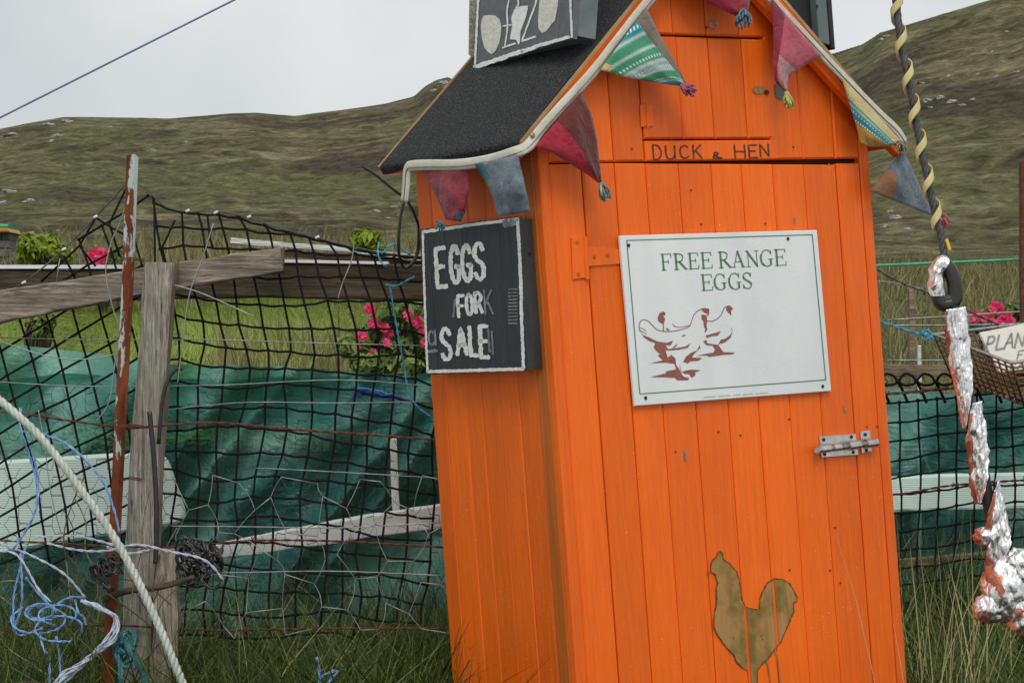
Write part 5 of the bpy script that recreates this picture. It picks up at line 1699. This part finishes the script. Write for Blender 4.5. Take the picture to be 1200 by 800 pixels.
beam('thin_upright', [(457, 515), (458, 560), (460, 610)], [(464, 515), (466, 560), (468, 610)], 5.02, .03, M['pale_paint'], 'thin pale upright batten standing on the slanting plank', 'batten', 10, .001)
beam('pale_plank', [(1030, 560), (1100, 556), (1240, 553)], [(1030, 600), (1100, 597), (1240, 594)], 6.05, .04, M['ribbed'], 'pale board level across the green mesh behind the stay cable', 'board', 14, .001)
beam('low_rail', [(1010, 660), (1100, 652), (1240, 640)], [(1010, 676), (1100, 662), (1240, 650)], 6.02, .04, M['wood_tan'], 'brown rail low down across the green mesh above the grass', 'rail', 14, .001)
beam('brown_rail', [(1010, 427), (1060, 427), (1130, 428)], [(1010, 441), (1060, 441), (1130, 441)], 6.3, .05, M['wood_tan'], 'brown timber rail along the top of the mesh right of the shed', 'rail', 12, .001)

# ------------------------------------------------------------------ right-hand net
YR = 5.6
rn = MB()
def nodeR(i, j):
    x = 1012 + 22.0 * i + 3.2 * float(vnoise(i * .6, j * .55, 41)) - .14 * max(0, j - 5) * 9 * .5
    y = 474 + 21.2 * j - .10 * (x - 1040) + 3.5 * float(vnoise(i * .5, j * .6, 43)) + 1.3 * float(vnoise(i * 2.7, j * 3.1, 5))
    return x, y
GR = {(i, j): nodeR(i, j) for i in range(12) for j in range(13)}
for j in range(13):
    run = []
    for i in range(12):
        if run: run.append(sag(run[-1], GR[(i, j)], .03))
        run.append(GR[(i, j)])
    rn.tube(PL(run, YR), .0027, 5)
for i in range(12):
    rn.tube(PL([GR[(i, j)] for j in range(13)], YR), .0027, 5)
for p in GR.values(): rn.ball(P(p[0], p[1], YR), .0056, 6, 4)
for k in range(9):       # bunched upper selvedge
    x = 1030 + k * 22
    rn.tube(smooth_path(PL([(x, 446 + (k % 2) * 2), (x + 8, 438), (x + 18, 441), (x + 20, 449), (x + 8, 451), (x, 446)], YR - .03), 4), .0034, 6)
    rn.tube(smooth_path(PL([(x, 446), (x + 6, 458), (x + 12, 472)], YR - .02), 3), .004, 5)
tag(rn.build('fishing_net', M['black_net'], smooth=True), 'black square-mesh net hung over the green mesh behind the stay cable', 'net')
twisted('rusty_wire', [(1000, 464), (1060, 460), (1130, 454), (1240, 452)], 5.56, .0040, M['rust_wire'], 'rusty wire along the bunched top of the right-hand net', 5)
twisted('rusty_wire', [(1000, 582), (1060, 578), (1120, 568), (1240, 560)], 5.56, .0030, M['rust_wire'], 'rusty wire crossing the pale board behind the stay cable', 5)
twisted('rusty_wire', [(1000, 748), (1070, 745), (1130, 736), (1240, 730)], 5.3, .0028, M['rust_wire'], 'rusty wire low in the grass right of the shed', 2)
o = twisted('barbed_wire', [(1010, 300), (1030, 317), (1060, 333), (1090, 344), (1130, 362), (1180, 385), (1240, 410)], 5.9, .0030, M['strand'], 'dark barbed wire sagging across behind the stay insulator', 5)
o = twisted('barbed_wire', [(1000, 330), (1040, 330), (1090, 342), (1140, 372), (1240, 392)], 6.0, .0016, M['galv'], 'thin pale wire crossing behind the stay insulator', 0)
m_ = MB().tube(smooth_path(PL([(960, 314), (1030, 311), (1100, 308), (1240, 302)], 6.6), 4), .0042, 6)
tag(m_.build('green_cord', M['green_line'], smooth=True), 'taut green cord stretched behind the foil covered insulator', 'cord')
twine('cyan_rope', [[(1012, 372), (1036, 378), (1060, 386), (1084, 393)], [(1078, 390), (1088, 387), (1092, 394), (1084, 398), (1079, 393)], [(1084, 393), (1088, 386)], [(1086, 394), (1095, 397)]], 4.9, .0032, M['cyan_twine'], 'bright cyan rope knotted from the shed to the basket wire', 'rope')
for pts_ in ([(1040, 422), (1130, 422), (1240, 420)], [(1040, 375), (1120, 370), (1240, 362)], [(1040, 381), (1120, 381), (1240, 378)]):
    m_ = MB().tube(smooth_path(PL(pts_, 7.4), 3), .0028, 5)
    tag(m_.build('loose_wire', M['galv'], smooth=True), 'thin pale fence wire stretched level behind the wire basket', 'wire', 'level wires behind the basket')
post('wooden_stake', [(1065, 338), (1066, 400)], [(1072, 338), (1073, 400)], 7.5, .03, .7, M['wood_tan'], 'thin brown wooden stake standing behind the stay insulator', 'stake', 10, .001)
post('wooden_stake', [(1076, 405), (1076, 420)], [(1080, 405), (1080, 420)], 7.3, .02, .7, M['wood_pale'], 'short pale grey peg beside the thin brown stake', 'stake', 8, .001)
post('rusty_pole', [(1196.5, 190), (1197, 340)], [(1206, 190), (1207, 340)], 6.5, .03, .3, M['rust_wire'], 'dark rusty pole rising behind the wire basket', 'pole', 12, .0008)

# ------------------------------------------------------------------ wire basket with plant sign
A0, B0 = P(1094, 392, 5.50), P(1185, 425, 5.02)
D0 = P(1205, 379, 5.86); C0 = B0 + (D0 - A0)
dn = Vector((.03, .01, -.102))
A1, B1, C1, D1 = (v + dn + (Vector(((A0 + C0) / 2)) - v) * .08 for v in (A0, B0, C0, D0))
bk = thing('wire_basket', at((A1 + C1) / 2), 'rusty wire basket holding a plant sign beside the stay cable', 'basket')
rim = MB()
rim.tube([A0, B0, C0, D0], .0042, 6, closed=True)
rim.build('rim', M['galv'], bk, smooth=True)
def panel(a0, b0, b1, a1, n, m):
    mb = MB()
    for k in range(n + 1):
        t = k / n
        mb.tube([a0.lerp(b0, t), a1.lerp(b1, t)], .0026, 5)
    for k in range(1, m + 1):
        t = k / m
        mb.tube([a0.lerp(a1, t), b0.lerp(b1, t)], .0022, 5)
    return mb.build('wire_panel', M['rusty_basket'], bk, smooth=True)
panel(A0, B0, B1, A1, 12, 8); panel(B0, C0, C1, B1, 10, 8); panel(D0, C0, C1, D1, 12, 8); panel(A0, D0, D1, A1, 10, 8); panel(A1, B1, C1, D1, 12, 10)
pts_ = [P(1148, 389.5, 5.36), P(1236, 372, 5.50), P(1258, 424, 5.42), P(1172, 436, 5.30)]
cn = (pts_[1] - pts_[0]).cross(pts_[3] - pts_[0]).normalized()
if cn.dot(EYE - pts_[0]) < 0: cn = -cn
psg = thing('plant_sign', at(pts_[3]), 'off-white hand-lettered PLANTS FOR SALE card propped in the wire basket', 'sign')
m_ = MB()
m_.add(pts_ + [p - cn * .006 for p in pts_], [(0, 1, 2, 3), (7, 6, 5, 4), (0, 4, 5, 1), (1, 5, 6, 2), (2, 6, 7, 3), (3, 7, 4, 0)])
m_.build('card', M['card'], psg)
def PS(px, py):
    r = ray(px, py); t = (pts_[0] + cn * .0012 - EYE).dot(cn) / r.dot(cn)
    return EYE + r * t
mb = MB()
LT = [('P', 1157, 394, 1165, 410), ('L', 1169, 392, 1177, 409), ('A', 1178.5, 390, 1188.5, 408), ('N', 1191, 389, 1200, 407), ('T', 1204, 387, 1213, 404), ('S', 1216, 385, 1225, 402),
      ('F', 1193, 411, 1199, 420), ('O', 1202, 410, 1209, 419), ('R', 1212, 408, 1219, 417), ('S', 1184, 425, 1190, 433), ('A', 1193, 424, 1200, 432), ('L', 1204, 422, 1210, 430), ('E', 1213, 420, 1219, 428)]
for k, lt in enumerate(LT):
    mb = MB()
    for rbn in letters([lt], 2.4 if k < 6 else 1.8, (-.22, -.17), .15):
        vs, fs = ribbon2d(*rbn); mb.add([PS(x, y) for x, y in vs], fs)
    mb.build('letter', M['grey_pen'], psg, fix=False)

# ------------------------------------------------------------------ stay cable with yellow guard, insulator and foil
YC = 4.10
stay = thing('stay_cable', at(P(1216, 860, YC)), 'slanting stay cable with spiral yellow guard, grey insulator and crumpled foil wrap', 'stay cable')
up_path = smooth_path(PL([(1034, -160), (1050, 0), (1056, 50), (1066, 100), (1075, 150), (1085, 200), (1096, 250), (1103, 278), (1107, 304)], YC), 8)
mb = MB(); rope(mb, up_path, .0072, 4, .050, 6); mb.build('strand', M['strand'], stay, smooth=True)
# helical yellow strip
cpts = resample(up_path, 260)
rows = []
Ltot = sum((cpts[i + 1] - cpts[i]).length for i in range(259))
for i, c in enumerate(cpts[:-22]):
    t = (cpts[i + 1] - cpts[i]).normalized()
    u = (Vector((0, -1, 0)) - t * t.dot(Vector((0, -1, 0)))).normalized(); v = t.cross(u)
    a = 2 * math.pi * (i / 259 * Ltot) / .066
    row = []
    for k in range(6):
        w = (k - 2.5) / 2.5
        aa = a + w * .50
        row.append(c + (u * math.cos(aa) + v * math.sin(aa)) * .0112 + t * w * .0140)
    rows.append(row)
o = MB().grid(rows).build('yellow_guard', M['yellow_guard'], stay, smooth=True, fix=False)
so = o.modifiers.new('thickness', 'SOLIDIFY'); so.thickness = .0016
m_ = MB().tube(PL([(1109, 280, YC - .01), (1113, 293, YC - .012)], YC), .0030, 6); m_.build('yellow_tip', M['yellow_tip'], stay)
# insulator loop
loop = [(1103, 311), (1111, 314), (1117, 326), (1119, 342), (1117, 353), (1110, 356), (1103, 355), (1099, 346), (1098, 330), (1099, 318)]
lp = smooth_path(PL(loop, YC), 4, True)
mb = MB().tube(lp, .0140, 12, closed=True)
ins = mb.build('insulator', M['black_plastic'], stay, smooth=True)
m_ = MB().tube(PL([(1100, 352), (1122, 350)], YC - .002), .0105, 12); m_.build('insulator_pin', M['frame_dark'], ins, smooth=True)
fl = MB()
arc = smooth_path(PL([(1109, 312), (1103, 310), (1098, 318), (1097, 330), (1098, 346)], YC - .004), 7)
fl.tube(arc, [.0142 + .003 * abs(mnoise.noise(p * 60)) for p in arc], 12)
def crumple(o, amp, f):
    for v in o.data.vertices:
        p = v.co * f
        v.co += Vector((mnoise.noise(p), mnoise.noise(p + Vector((7, 3, 1))), mnoise.noise(p + Vector((2, 9, 5))))) * amp
ob = fl.build('foil_sleeve', M['foil'], stay, smooth=False); crumple(ob, .004, 55)
low_path = smooth_path(PL([(1116, 358), (1121, 390), (1127, 430), (1136, 480), (1149, 540), (1161, 600), (1172, 645), (1184, 680), (1197, 715), (1206, 750), (1216, 800), (1228, 870)], YC), 8)
m_ = MB().tube(low_path, .0118, 12); m_.build('lower_cable', M['cable'], stay, smooth=True)
cp = resample(low_path, 300)
def low_at(py):
    return min(range(300), key=lambda i: abs((400 - (cp[i].z - EYE.z) / cp[i].y * FPX) - py))
def foil_wrap(py0, py1, a0, a1, halfw, rad, seed, amp=.008, redside=1):
    i0, i1 = low_at(py0), low_at(py1)
    rows = []; n = max(int((i1 - i0) * .8), 8)
    for s in range(n + 1):
        i = i0 + (i1 - i0) * s / n; k0 = int(i); c = cp[min(k0, 298)].lerp(cp[min(k0, 298) + 1], i - k0)
        t = (cp[min(k0 + 1, 299)] - cp[max(k0 - 1, 0)]).normalized()
        u = (Vector((0, -1, 0)) - t * t.dot(Vector((0, -1, 0)))).normalized(); v = t.cross(u)
        q = s / n; a = a0 + (a1 - a0) * q
        taper = .35 + .65 * math.sin(math.pi * min(max(q * .94 + .04, 0), 1)) ** .6
        row = []
        for k in range(26):
            w = (k - 12.5) / 12.5
            aa = a + w * halfw * taper
            nz = mnoise.noise(Vector((q * 3.2, w * 1.6, seed * 4.1))) ; nz2 = mnoise.noise(Vector((q * 4, w * 7 + q * 6, seed + 3)))
            rr = rad * (1 + .45 * abs(w) ** 3) + amp * abs(nz) + .0050 * (1 - 2 * abs(nz2))
            row.append(c + (u * math.cos(aa) + v * math.sin(aa)) * (rr + random.uniform(-.0004, .0004)))
        rows.append(row)
    mb = MB().grid(rows, 0, lambda uu, vv: 1 if ((uu if redside > 0 else 1 - uu) > .80 + .22 * mnoise.noise(Vector((vv * 6, seed, 0))) and vv > .1) else 0)
    o = mb.build('foil_wrap', [M['foil'], M['foil_red']], stay, smooth=True, fix=False)
    so = o.modifiers.new('thickness', 'SOLIDIFY'); so.thickness = .0008
    return o
# angle: 0 faces the camera, +pi/2 to one side
foil_wrap(362, 500, -.1, 1.6, 1.5, .0130, 1, .008)
foil_wrap(472, 588, -.7, 1.3, 1.0, .0138, 2, .011)
foil_wrap(566, 664, -1.4, .9, 1.05, .0150, 3, .015)
# bunched foil at the foot
def bundle(c, sc, seed, red):
    bm = bmesh.new(); bmesh.ops.create_icosphere(bm, subdivisions=4, radius=1)
    off = Vector((seed * 3.7, seed * 1.3, seed))
    for v in bm.verts:
        n1 = 1 - abs(mnoise.noise(v.co * 1.6 + off)) * 1.1; n2 = 1 - abs(mnoise.noise(v.co * 3.8 + off)) * 1.4
        d = .60 + .45 * n1 + .13 * n2
        v.co = Vector((v.co.x * sc[0], v.co.y * sc[1], v.co.z * sc[2])) * d
    mb = MB()
    vs = [c + v.co for v in bm.verts]
    for f in bm.faces:
        ct_ = f.calc_center_median()
        g = mnoise.noise(ct_ * 30 + off)
        mb.F.append(tuple(v.index for v in f.verts)); mb.M.append(1 if (ct_.x < -sc[0] * .25 and g > red) else 0)
    mb.V = vs
    bm.free()
    return mb.build('foil_bunch', [M['foil'], M['foil_red']], stay, smooth=True)
bundle(P(1178, 690, YC - .01), (.042, .03, .055), 1, .05)
bundle(P(1193, 665, YC - .012), (.030, .026, .034), 2, .5)
bundle(P(1160, 712, YC - .015), (.030, .022, .026), 3, -.1)
bundle(P(1200, 718, YC - .01), (.03, .026, .04), 4, .6)
bundle(P(1152, 628, YC - .012), (.018, .016, .016), 5, -.2)

# overhead wire
m_ = MB().tube([P(-900, 590, 16.0), P(-300, 289, 16.0), P(0, 138, 16.0), P(275, 0, 16.0), P(700, -213, 16.0), P(1500, -560, 16.0)], .0070, 6)
tag(m_.build('overhead_wire', M['blue_cable'], smooth=True), 'thin blue overhead wire slanting across the grey sky', 'wire')

# ------------------------------------------------------------------ vegetation
def blades(name, base, h, w, lean, colv, mat, seed, seg=3, curl=.5):
    """many grass blades in one mesh: base (N,3), heights, widths, lean azimuth; colv 0..1 picks the colour"""
    r = np.random.default_rng(seed)
    N = len(base)
    az = r.uniform(0, 2 * np.pi, N); fa = r.uniform(0, 2 * np.pi, N)
    ld = np.stack([np.cos(az), np.sin(az), np.zeros(N)], 1) * (lean * h)[:, None]
    wd = np.stack([np.cos(fa), np.sin(fa) * .4, np.zeros(N)], 1)
    V = np.zeros((N, seg * 2 + 1, 3))
    for k in range(seg + 1):
        t = k / seg
        c = base + ld * (t ** 2)[..., None] if False else base + ld * (t * t)
        c = c + np.stack([np.zeros(N), np.zeros(N), h * (t - curl * lean * t * t * .5)], 1)
        if k < seg:
            ww = (w * (1 - .75 * t))[:, None] * wd
            V[:, 2 * k] = c - ww; V[:, 2 * k + 1] = c + ww
        else: V[:, 2 * seg] = c
    nv = seg * 2 + 1
    F = []
    idx = (np.arange(N) * nv)
    quads = [np.stack([idx + 2 * k, idx + 2 * k + 1, idx + 2 * k + 3, idx + 2 * k + 2], 1) for k in range(seg - 1)]
    tri = np.stack([idx + 2 * seg - 2, idx + 2 * seg - 1, idx + 2 * seg], 1)
    F = np.concatenate(quads).tolist() + tri.tolist()
    me = bpy.data.meshes.new(name)
    me.from_pydata(V.reshape(-1, 3).tolist(), [], F)
    ca = me.color_attributes.new('Col', 'FLOAT_COLOR', 'POINT')
    cv = np.repeat(np.clip(colv, 0, 1), nv)
    arr = np.stack([cv, cv, cv, np.ones_like(cv)], 1).astype(np.float32)
    ca.data.foreach_set('color', arr.ravel())
    me.materials.append(mat)
    o = bpy.data.objects.new(name, me); COL.objects.link(o)
    return o

def scatter(n, px0, px1, y0, y1, seed, clump=0.0):
    r = np.random.default_rng(seed)
    Y = np.sqrt(r.uniform(y0 ** 2, y1 ** 2, n)); px = r.uniform(px0, px1, n)
    if clump > 0:
        X = (px - 600) / FPX * Y
        keep = fbm(X * clump, Y * clump, 2, seed) + r.uniform(-.5, .5, n) > -.1
        Y, px = Y[keep], px[keep]
    X = (px - 600) / FPX * Y
    return np.stack([X, Y, terrain_z(px, Y) - .01], 1), r

def outside_shed(b):
    # keep blades out of the shed's footprint
    inv = np.array(SHI)
    l = b @ inv[:3, :3].T + inv[:3, 3]
    return ~((l[:, 0] > -.03) & (l[:, 0] < SW + .03) & (l[:, 1] > -.03) & (l[:, 1] < SD + .03))

b, r = scatter(24000, -250, 640, 4.2, 5.15, 1, 1.2); b = b[outside_shed(b)]; n = len(b)
tag(blades('verge_grass', b, r.uniform(.28, .70, n), r.uniform(.0020, .0046, n), r.uniform(.15, .9, n), r.beta(.8, 2.2, n), M['grass'], 1, 4), 'long rank grass along the foot of the fence left of the shed', 'grass', kind='stuff')
b, r = scatter(9000, 1000, 1420, 4.4, 5.9, 2, 1.2); b = b[outside_shed(b)]; n = len(b)
tag(blades('verge_grass', b, r.uniform(.28, .58, n), r.uniform(.0022, .0048, n), r.uniform(.15, .8, n), r.beta(.9, 2.0, n), M['grass'], 2, 4), 'long rank grass between the shed and the stay cable foot', 'grass', kind='stuff')
# seeding stalks
b, r = scatter(46, 1045, 1160, 4.3, 4.9, 3); b = b[outside_shed(b)]; n = len(b)
tag(blades('grass_stalks', b, r.uniform(.55, .85, n), r.uniform(.0020, .0032, n), r.uniform(.05, .35, n), r.uniform(.85, 1, n), M['grass'], 3, 5), 'tall straw-coloured seeding grass stalks right of the shed', 'grass', kind='stuff')
b, r = scatter(70, -60, 520, 4.2, 4.6, 4); b = b[outside_shed(b)]; n = len(b)
tag(blades('grass_stalks', b, r.uniform(.45, .75, n), r.uniform(.0015, .0026, n), r.uniform(.3, 1.1, n), r.uniform(.75, 1, n), M['grass'], 4, 5), 'bent straw-coloured stalks through the wire left of the shed', 'grass', kind='stuff')
# lawn
b, r = scatter(26000, -120, 640, 9.5, 20.5, 5); keep = b[:, 0] < .45; b = b[keep]; n = len(b)
tag(blades('lawn_grass', b, r.uniform(.03, .085, n), r.uniform(.003, .007, n), r.uniform(.1, .6, n), r.uniform(0, 1, n), M['lawn_blade'], 5, 2), 'bright green lawn grass beyond the green mesh', 'grass', kind='stuff')
# dry meadow strip behind the lawn and rough grass on the right
b, r = scatter(16000, -160, 640, 17.6, 26.5, 6, .5); n = len(b)
tag(blades('meadow_grass', b, r.uniform(.22, .55, n), r.uniform(.006, .013, n), r.uniform(.1, .6, n), r.beta(2, 2, n), M['straw_grass'], 6, 3), 'dry tall meadow grass at the far edge of the lawn', 'grass', kind='stuff')
b, r = scatter(14000, 980, 1400, 7.5, 24, 7, .6); n = len(b)
tag(blades('rough_grass', b, r.uniform(.10, .34, n), r.uniform(.004, .009, n), r.uniform(.1, .7, n), r.beta(1.6, 2.4, n), M['straw_grass'], 7, 3), 'rough grass on the bank behind the wire basket', 'grass', kind='stuff')

def leaves_mesh(mb, cols, c, rad, n, size, rnd, shell=.45):
    for k in range(n):
        d = Vector((rnd.gauss(0, 1), rnd.gauss(0, 1), rnd.gauss(0, 1))).normalized()
        q = rnd.uniform(shell, 1.0)
        p = c + Vector((d.x * rad[0], d.y * rad[1], d.z * rad[2])) * q
        nrm_ = (d + Vector((rnd.uniform(-1, 1), rnd.uniform(-1, 1), rnd.uniform(-.2, 1.2))) * .8).normalized()
        u = nrm_.orthogonal().normalized(); u.rotate(__import__('mathutils').Quaternion(nrm_, rnd.uniform(0, 6.28)))
        v = nrm_.cross(u)
        s = size * rnd.uniform(.6, 1.3)
        fold = nrm_ * s * .18
        mb.add([p - u * s, p - v * s * .45 + fold, p + u * s, p + v * s * .45 + fold], [(0, 1, 2), (0, 2, 3)])
        cv = min(max(rnd.gauss(.5, .22), 0), 1)
        cols += [cv] * 4

def set_col(o, cols):
    ca = o.data.color_attributes.new('Col', 'FLOAT_COLOR', 'POINT')
    arr = np.repeat(np.array(cols, np.float32)[:, None], 4, 1); arr[:, 3] = 1
    ca.data.foreach_set('color', arr.ravel())

def bush(name, clumps, base, leafmat, nper, size, flowers, fsize, label, cat, seed, group=None):
    """clumps: (centre, radii); flowers: centres"""
    rnd = random.Random(seed)
    t = thing(name, at(base), label, cat, group)
    mb = MB(); cols = []
    for c, rad in clumps: leaves_mesh(mb, cols, c, rad, nper, size, rnd)
    o = mb.build('foliage', leafmat, t, fix=False); set_col(o, cols)
    sm = MB()
    for c, rad in clumps:
        for k in range(4):
            e = c + Vector((rnd.uniform(-.6, .6) * rad[0], rnd.uniform(-.6, .6) * rad[1], rnd.uniform(-.3, .8) * rad[2]))
            m = base.lerp(e, .5) + Vector((rnd.uniform(-.06, .06), rnd.uniform(-.06, .06), .05))
            sm.tube(smooth_path([base, m, e], 4), [.010 - .0008 * i for i in range(9)], 5)
    sm.build('stem', M['stem'], t, smooth=True)
    for f in flowers:
        fm = MB(); fc = []
        face = (EYE - f).normalized() + Vector((rnd.uniform(-.7, .7), rnd.uniform(-.3, .3), rnd.uniform(-.1, .8))) * .8
        face.normalize(); u = face.orthogonal().normalized(); v = face.cross(u)
        s = fsize * rnd.uniform(.8, 1.25)
        for ring_, cnt, op in ((1.0, 6, .30), (.62, 5, .65)):
            for k in range(cnt):
                a = 2 * math.pi * (k + rnd.uniform(-.15, .15)) / cnt + ring_
                dd = u * math.cos(a) + v * math.sin(a); tt = face.cross(dd)
                q = [f, f + dd * s * .55 * ring_ + tt * s * .42 * ring_ + face * s * op * .35, f + dd * s * ring_ + tt * s * .22 * ring_ + face * s * op * .8, f + dd * s * ring_ - tt * s * .22 * ring_ + face * s * op * .75, f + dd * s * .55 * ring_ - tt * s * .42 * ring_ + face * s * op * .35]
                fm.add(q, [(0, 1, 2), (0, 2, 3), (0, 3, 4)])
                fc += [rnd.uniform(.05, .95)] * 5
        fo = fm.build('flower', M['petal'], t, fix=False); set_col(fo, fc)
    return t

def gb(px, Y): 
    x = (px - 600) / FPX * Y
    return Vector((x, Y, gz(x, Y) - .02))
# rose bush left of the shed
rc = []
rr_ = random.Random(3)
for px, py, rx, rz in ((415, 405, 20, 18), (440, 392, 22, 20), (465, 402, 22, 20), (488, 392, 22, 22), (505, 410, 20, 18), (430, 425, 24, 16), (470, 428, 26, 16), (500, 436, 22, 14), (452, 370, 14, 14), (480, 362, 16, 16), (515, 380, 18, 20)):
    Yb = 8.6 + rr_.uniform(-.25, .25)
    rc.append((P(px, py, Yb), (rx / FPX * Yb, .14, rz / FPX * Yb)))
fl_ = [P(a, b, 8.35 + rr_.uniform(-.08, .08)) for a, b in ((424, 393), (411, 402), (418, 408), (437, 414), (433, 362), (450, 384), (454, 390), (453, 402), (481, 372), (489, 376), (478, 368), (494, 386), (498, 402), (438, 378))]
bush('rose_bush', rc, gb(465, 8.6), M['leaf'], 170, .026, fl_, .022, 'rose bush with deep pink flowers beside the slate board', 'bush', 5)
# yellow-green shrubs
def shrub(name, px, py, hw, hh, Y, n, size, label, seed, flowers=(), mat='leaf_lime', cat='shrub'):
    rnd = random.Random(seed); cl = []
    for k in range(7):
        a = rnd.uniform(-.7, .7); b_ = rnd.uniform(-.6, .6)
        cl.append((P(px + a * hw, py + b_ * hh, Y + rnd.uniform(-.2, .2)), (hw * .5 / FPX * Y, hw * .45 / FPX * Y, hh * .55 / FPX * Y)))
    return bush(name, cl, gb(px, Y), M[mat], n, size, [P(a, b_, Y - .2) for a, b_ in flowers], .055 if Y > 12 else .024, label, cat, seed)
shrub('shrub', 50, 296, 32, 20, 18.0, 130, .055, 'yellow-green shrub beyond the beam left of the iron post', 21)
shrub('rose_bush', 122, 308, 26, 14, 17.5, 90, .05, 'small bush with pink flowers just left of the iron post', 22, ((113, 297), (121, 300), (129, 303), (118, 304), (108, 301), (134, 302), (140, 306)), 'leaf', 'bush')
shrub('shrub', 434, 288, 22, 18, 19.0, 90, .05, 'small yellow-green shrub peeping over the battens beside the cable tie', 23)
shrub('shrub', 482, 345, 26, 14, 12.0, 80, .03, 'green shrub between the long beam and the rose bush', 24, (), 'leaf')
shrub('rose_bush', 1172, 372, 32, 18, 8.2, 170, .022, 'leafy bush with pink flowers behind the plant sign', 25, ((1142, 371), (1150, 372), (1158, 373), (1166, 360), (1170, 361), (1176, 376), (1181, 371), (1173, 380), (1183, 379)), 'leaf', 'bush')
shrub('shrub', 40, 378, 22, 14, 11.0, 60, .03, 'reddish green low shrub on the lawn edge under the tilted rail', 26, (), 'leaf')

# stone gate pillar and field wall at the left
pil = thing('stone_pillar', at(gb(2, 22)), 'grey stone pillar with orange and green cap beyond the shrub', 'pillar')
def stone_stack(parent, x0, x1, y0, y1, Y, rows_, per, mat, seed, name='stone'):
    rnd = random.Random(seed)
    for rj in range(rows_):
        ya = y1 + (y0 - y1) * rj / rows_; yb_ = y1 + (y0 - y1) * (rj + 1) / rows_
        xs2 = [x0] + sorted([x0 + (x1 - x0) * (k + rnd.uniform(-.25, .25)) / per for k in range(1, per)]) + [x1]
        for k in range(per):
            m_ = MB(); px_prism(m_, [(xs2[k] + .25, ya - .2), (xs2[k + 1] - .25, ya - .2), (xs2[k + 1] - .25, yb_ + .2), (xs2[k] + .25, yb_ + .2)], Y + rnd.uniform(-.03, .03), .5, .012)
            m_.build(name, mat, parent)
stone_stack(pil, -14, 12, 272, 330, 22, 6, 2, M['stone_dark'], 4)
m_ = MB(); px_prism(m_, [(-14, 272), (12, 272), (9, 267), (-14, 267)], 21.9, .5, .01); m_.build('cap', M['ochre'], pil)
m_ = MB(); px_prism(m_, [(-14, 266.6), (9, 266.6), (10, 263), (-14, 261)], 21.95, .5, .01); m_.build('cap_cover', M['green_line'], pil)
wal = thing('field_wall', at(gb(90, 20.5)), 'low dark dry-stone wall running behind the shrub and iron post', 'wall')
stone_stack(wal, 13, 150, 296, 330, 20.5, 3, 14, M['stone_dark'], 6)

b, r = scatter(5200, -250, 640, 4.9, 6.0, 33); n = len(b)  # extra blades in dark tones, standing in for shade under the mesh
tag(blades('bed_grass', b, r.uniform(.12, .34, n), r.uniform(.003, .006, n), r.uniform(.1, .8, n), r.beta(1.3, 3.5, n), M['grass'], 33, 3), 'grass coloured dark for shade around the foot of the green mesh', 'grass', kind='stuff')
# iris-like clump and dry weeds at the near edge of the lawn
b, r = scatter(240, 300, 345, 9.6, 10.4, 31); n = len(b)
tag(blades('leaf_clump', b, r.uniform(.2, .38, n), r.uniform(.006, .012, n), r.uniform(.05, .5, n), r.uniform(.5, 1, n), M['lawn_blade'], 31, 4), 'clump of pale upright strap leaves at the lawn edge behind the mesh', 'plant')
b, r = scatter(2600, 250, 540, 9.0, 11.0, 32, .9); n = len(b)
tag(blades('weeds', b, r.uniform(.15, .5, n), r.uniform(.003, .007, n), r.uniform(.05, .5, n), r.beta(2.2, 2, n), M['straw_grass'], 32, 3), 'straw-coloured weeds around the rose bush', 'weeds', kind='stuff')
# dead stems tangled through the foot of the fence
r = random.Random(77)
mb = MB()
for k in range(46):
    x0, y0 = r.uniform(-20, 230), r.uniform(690, 830)
    a = r.uniform(-2.6, -.5); L_ = r.uniform(50, 150)
    pts = [(x0, y0)]
    for q in range(4):
        a += r.uniform(-.5, .5)
        pts.append((pts[-1][0] + math.cos(a) * L_ / 4, pts[-1][1] + math.sin(a) * L_ / 4))
    mb.tube(smooth_path(PL(pts, 4.24 + r.uniform(-.05, .2)), 4), r.uniform(.0008, .0018), 4, k % 3)
tag(mb.build('dead_stems', [M['stem'], M['wood_tan'], M['strand']], smooth=True), 'dead stems and wires tangled round the foot of the posts', 'stems', kind='stuff')
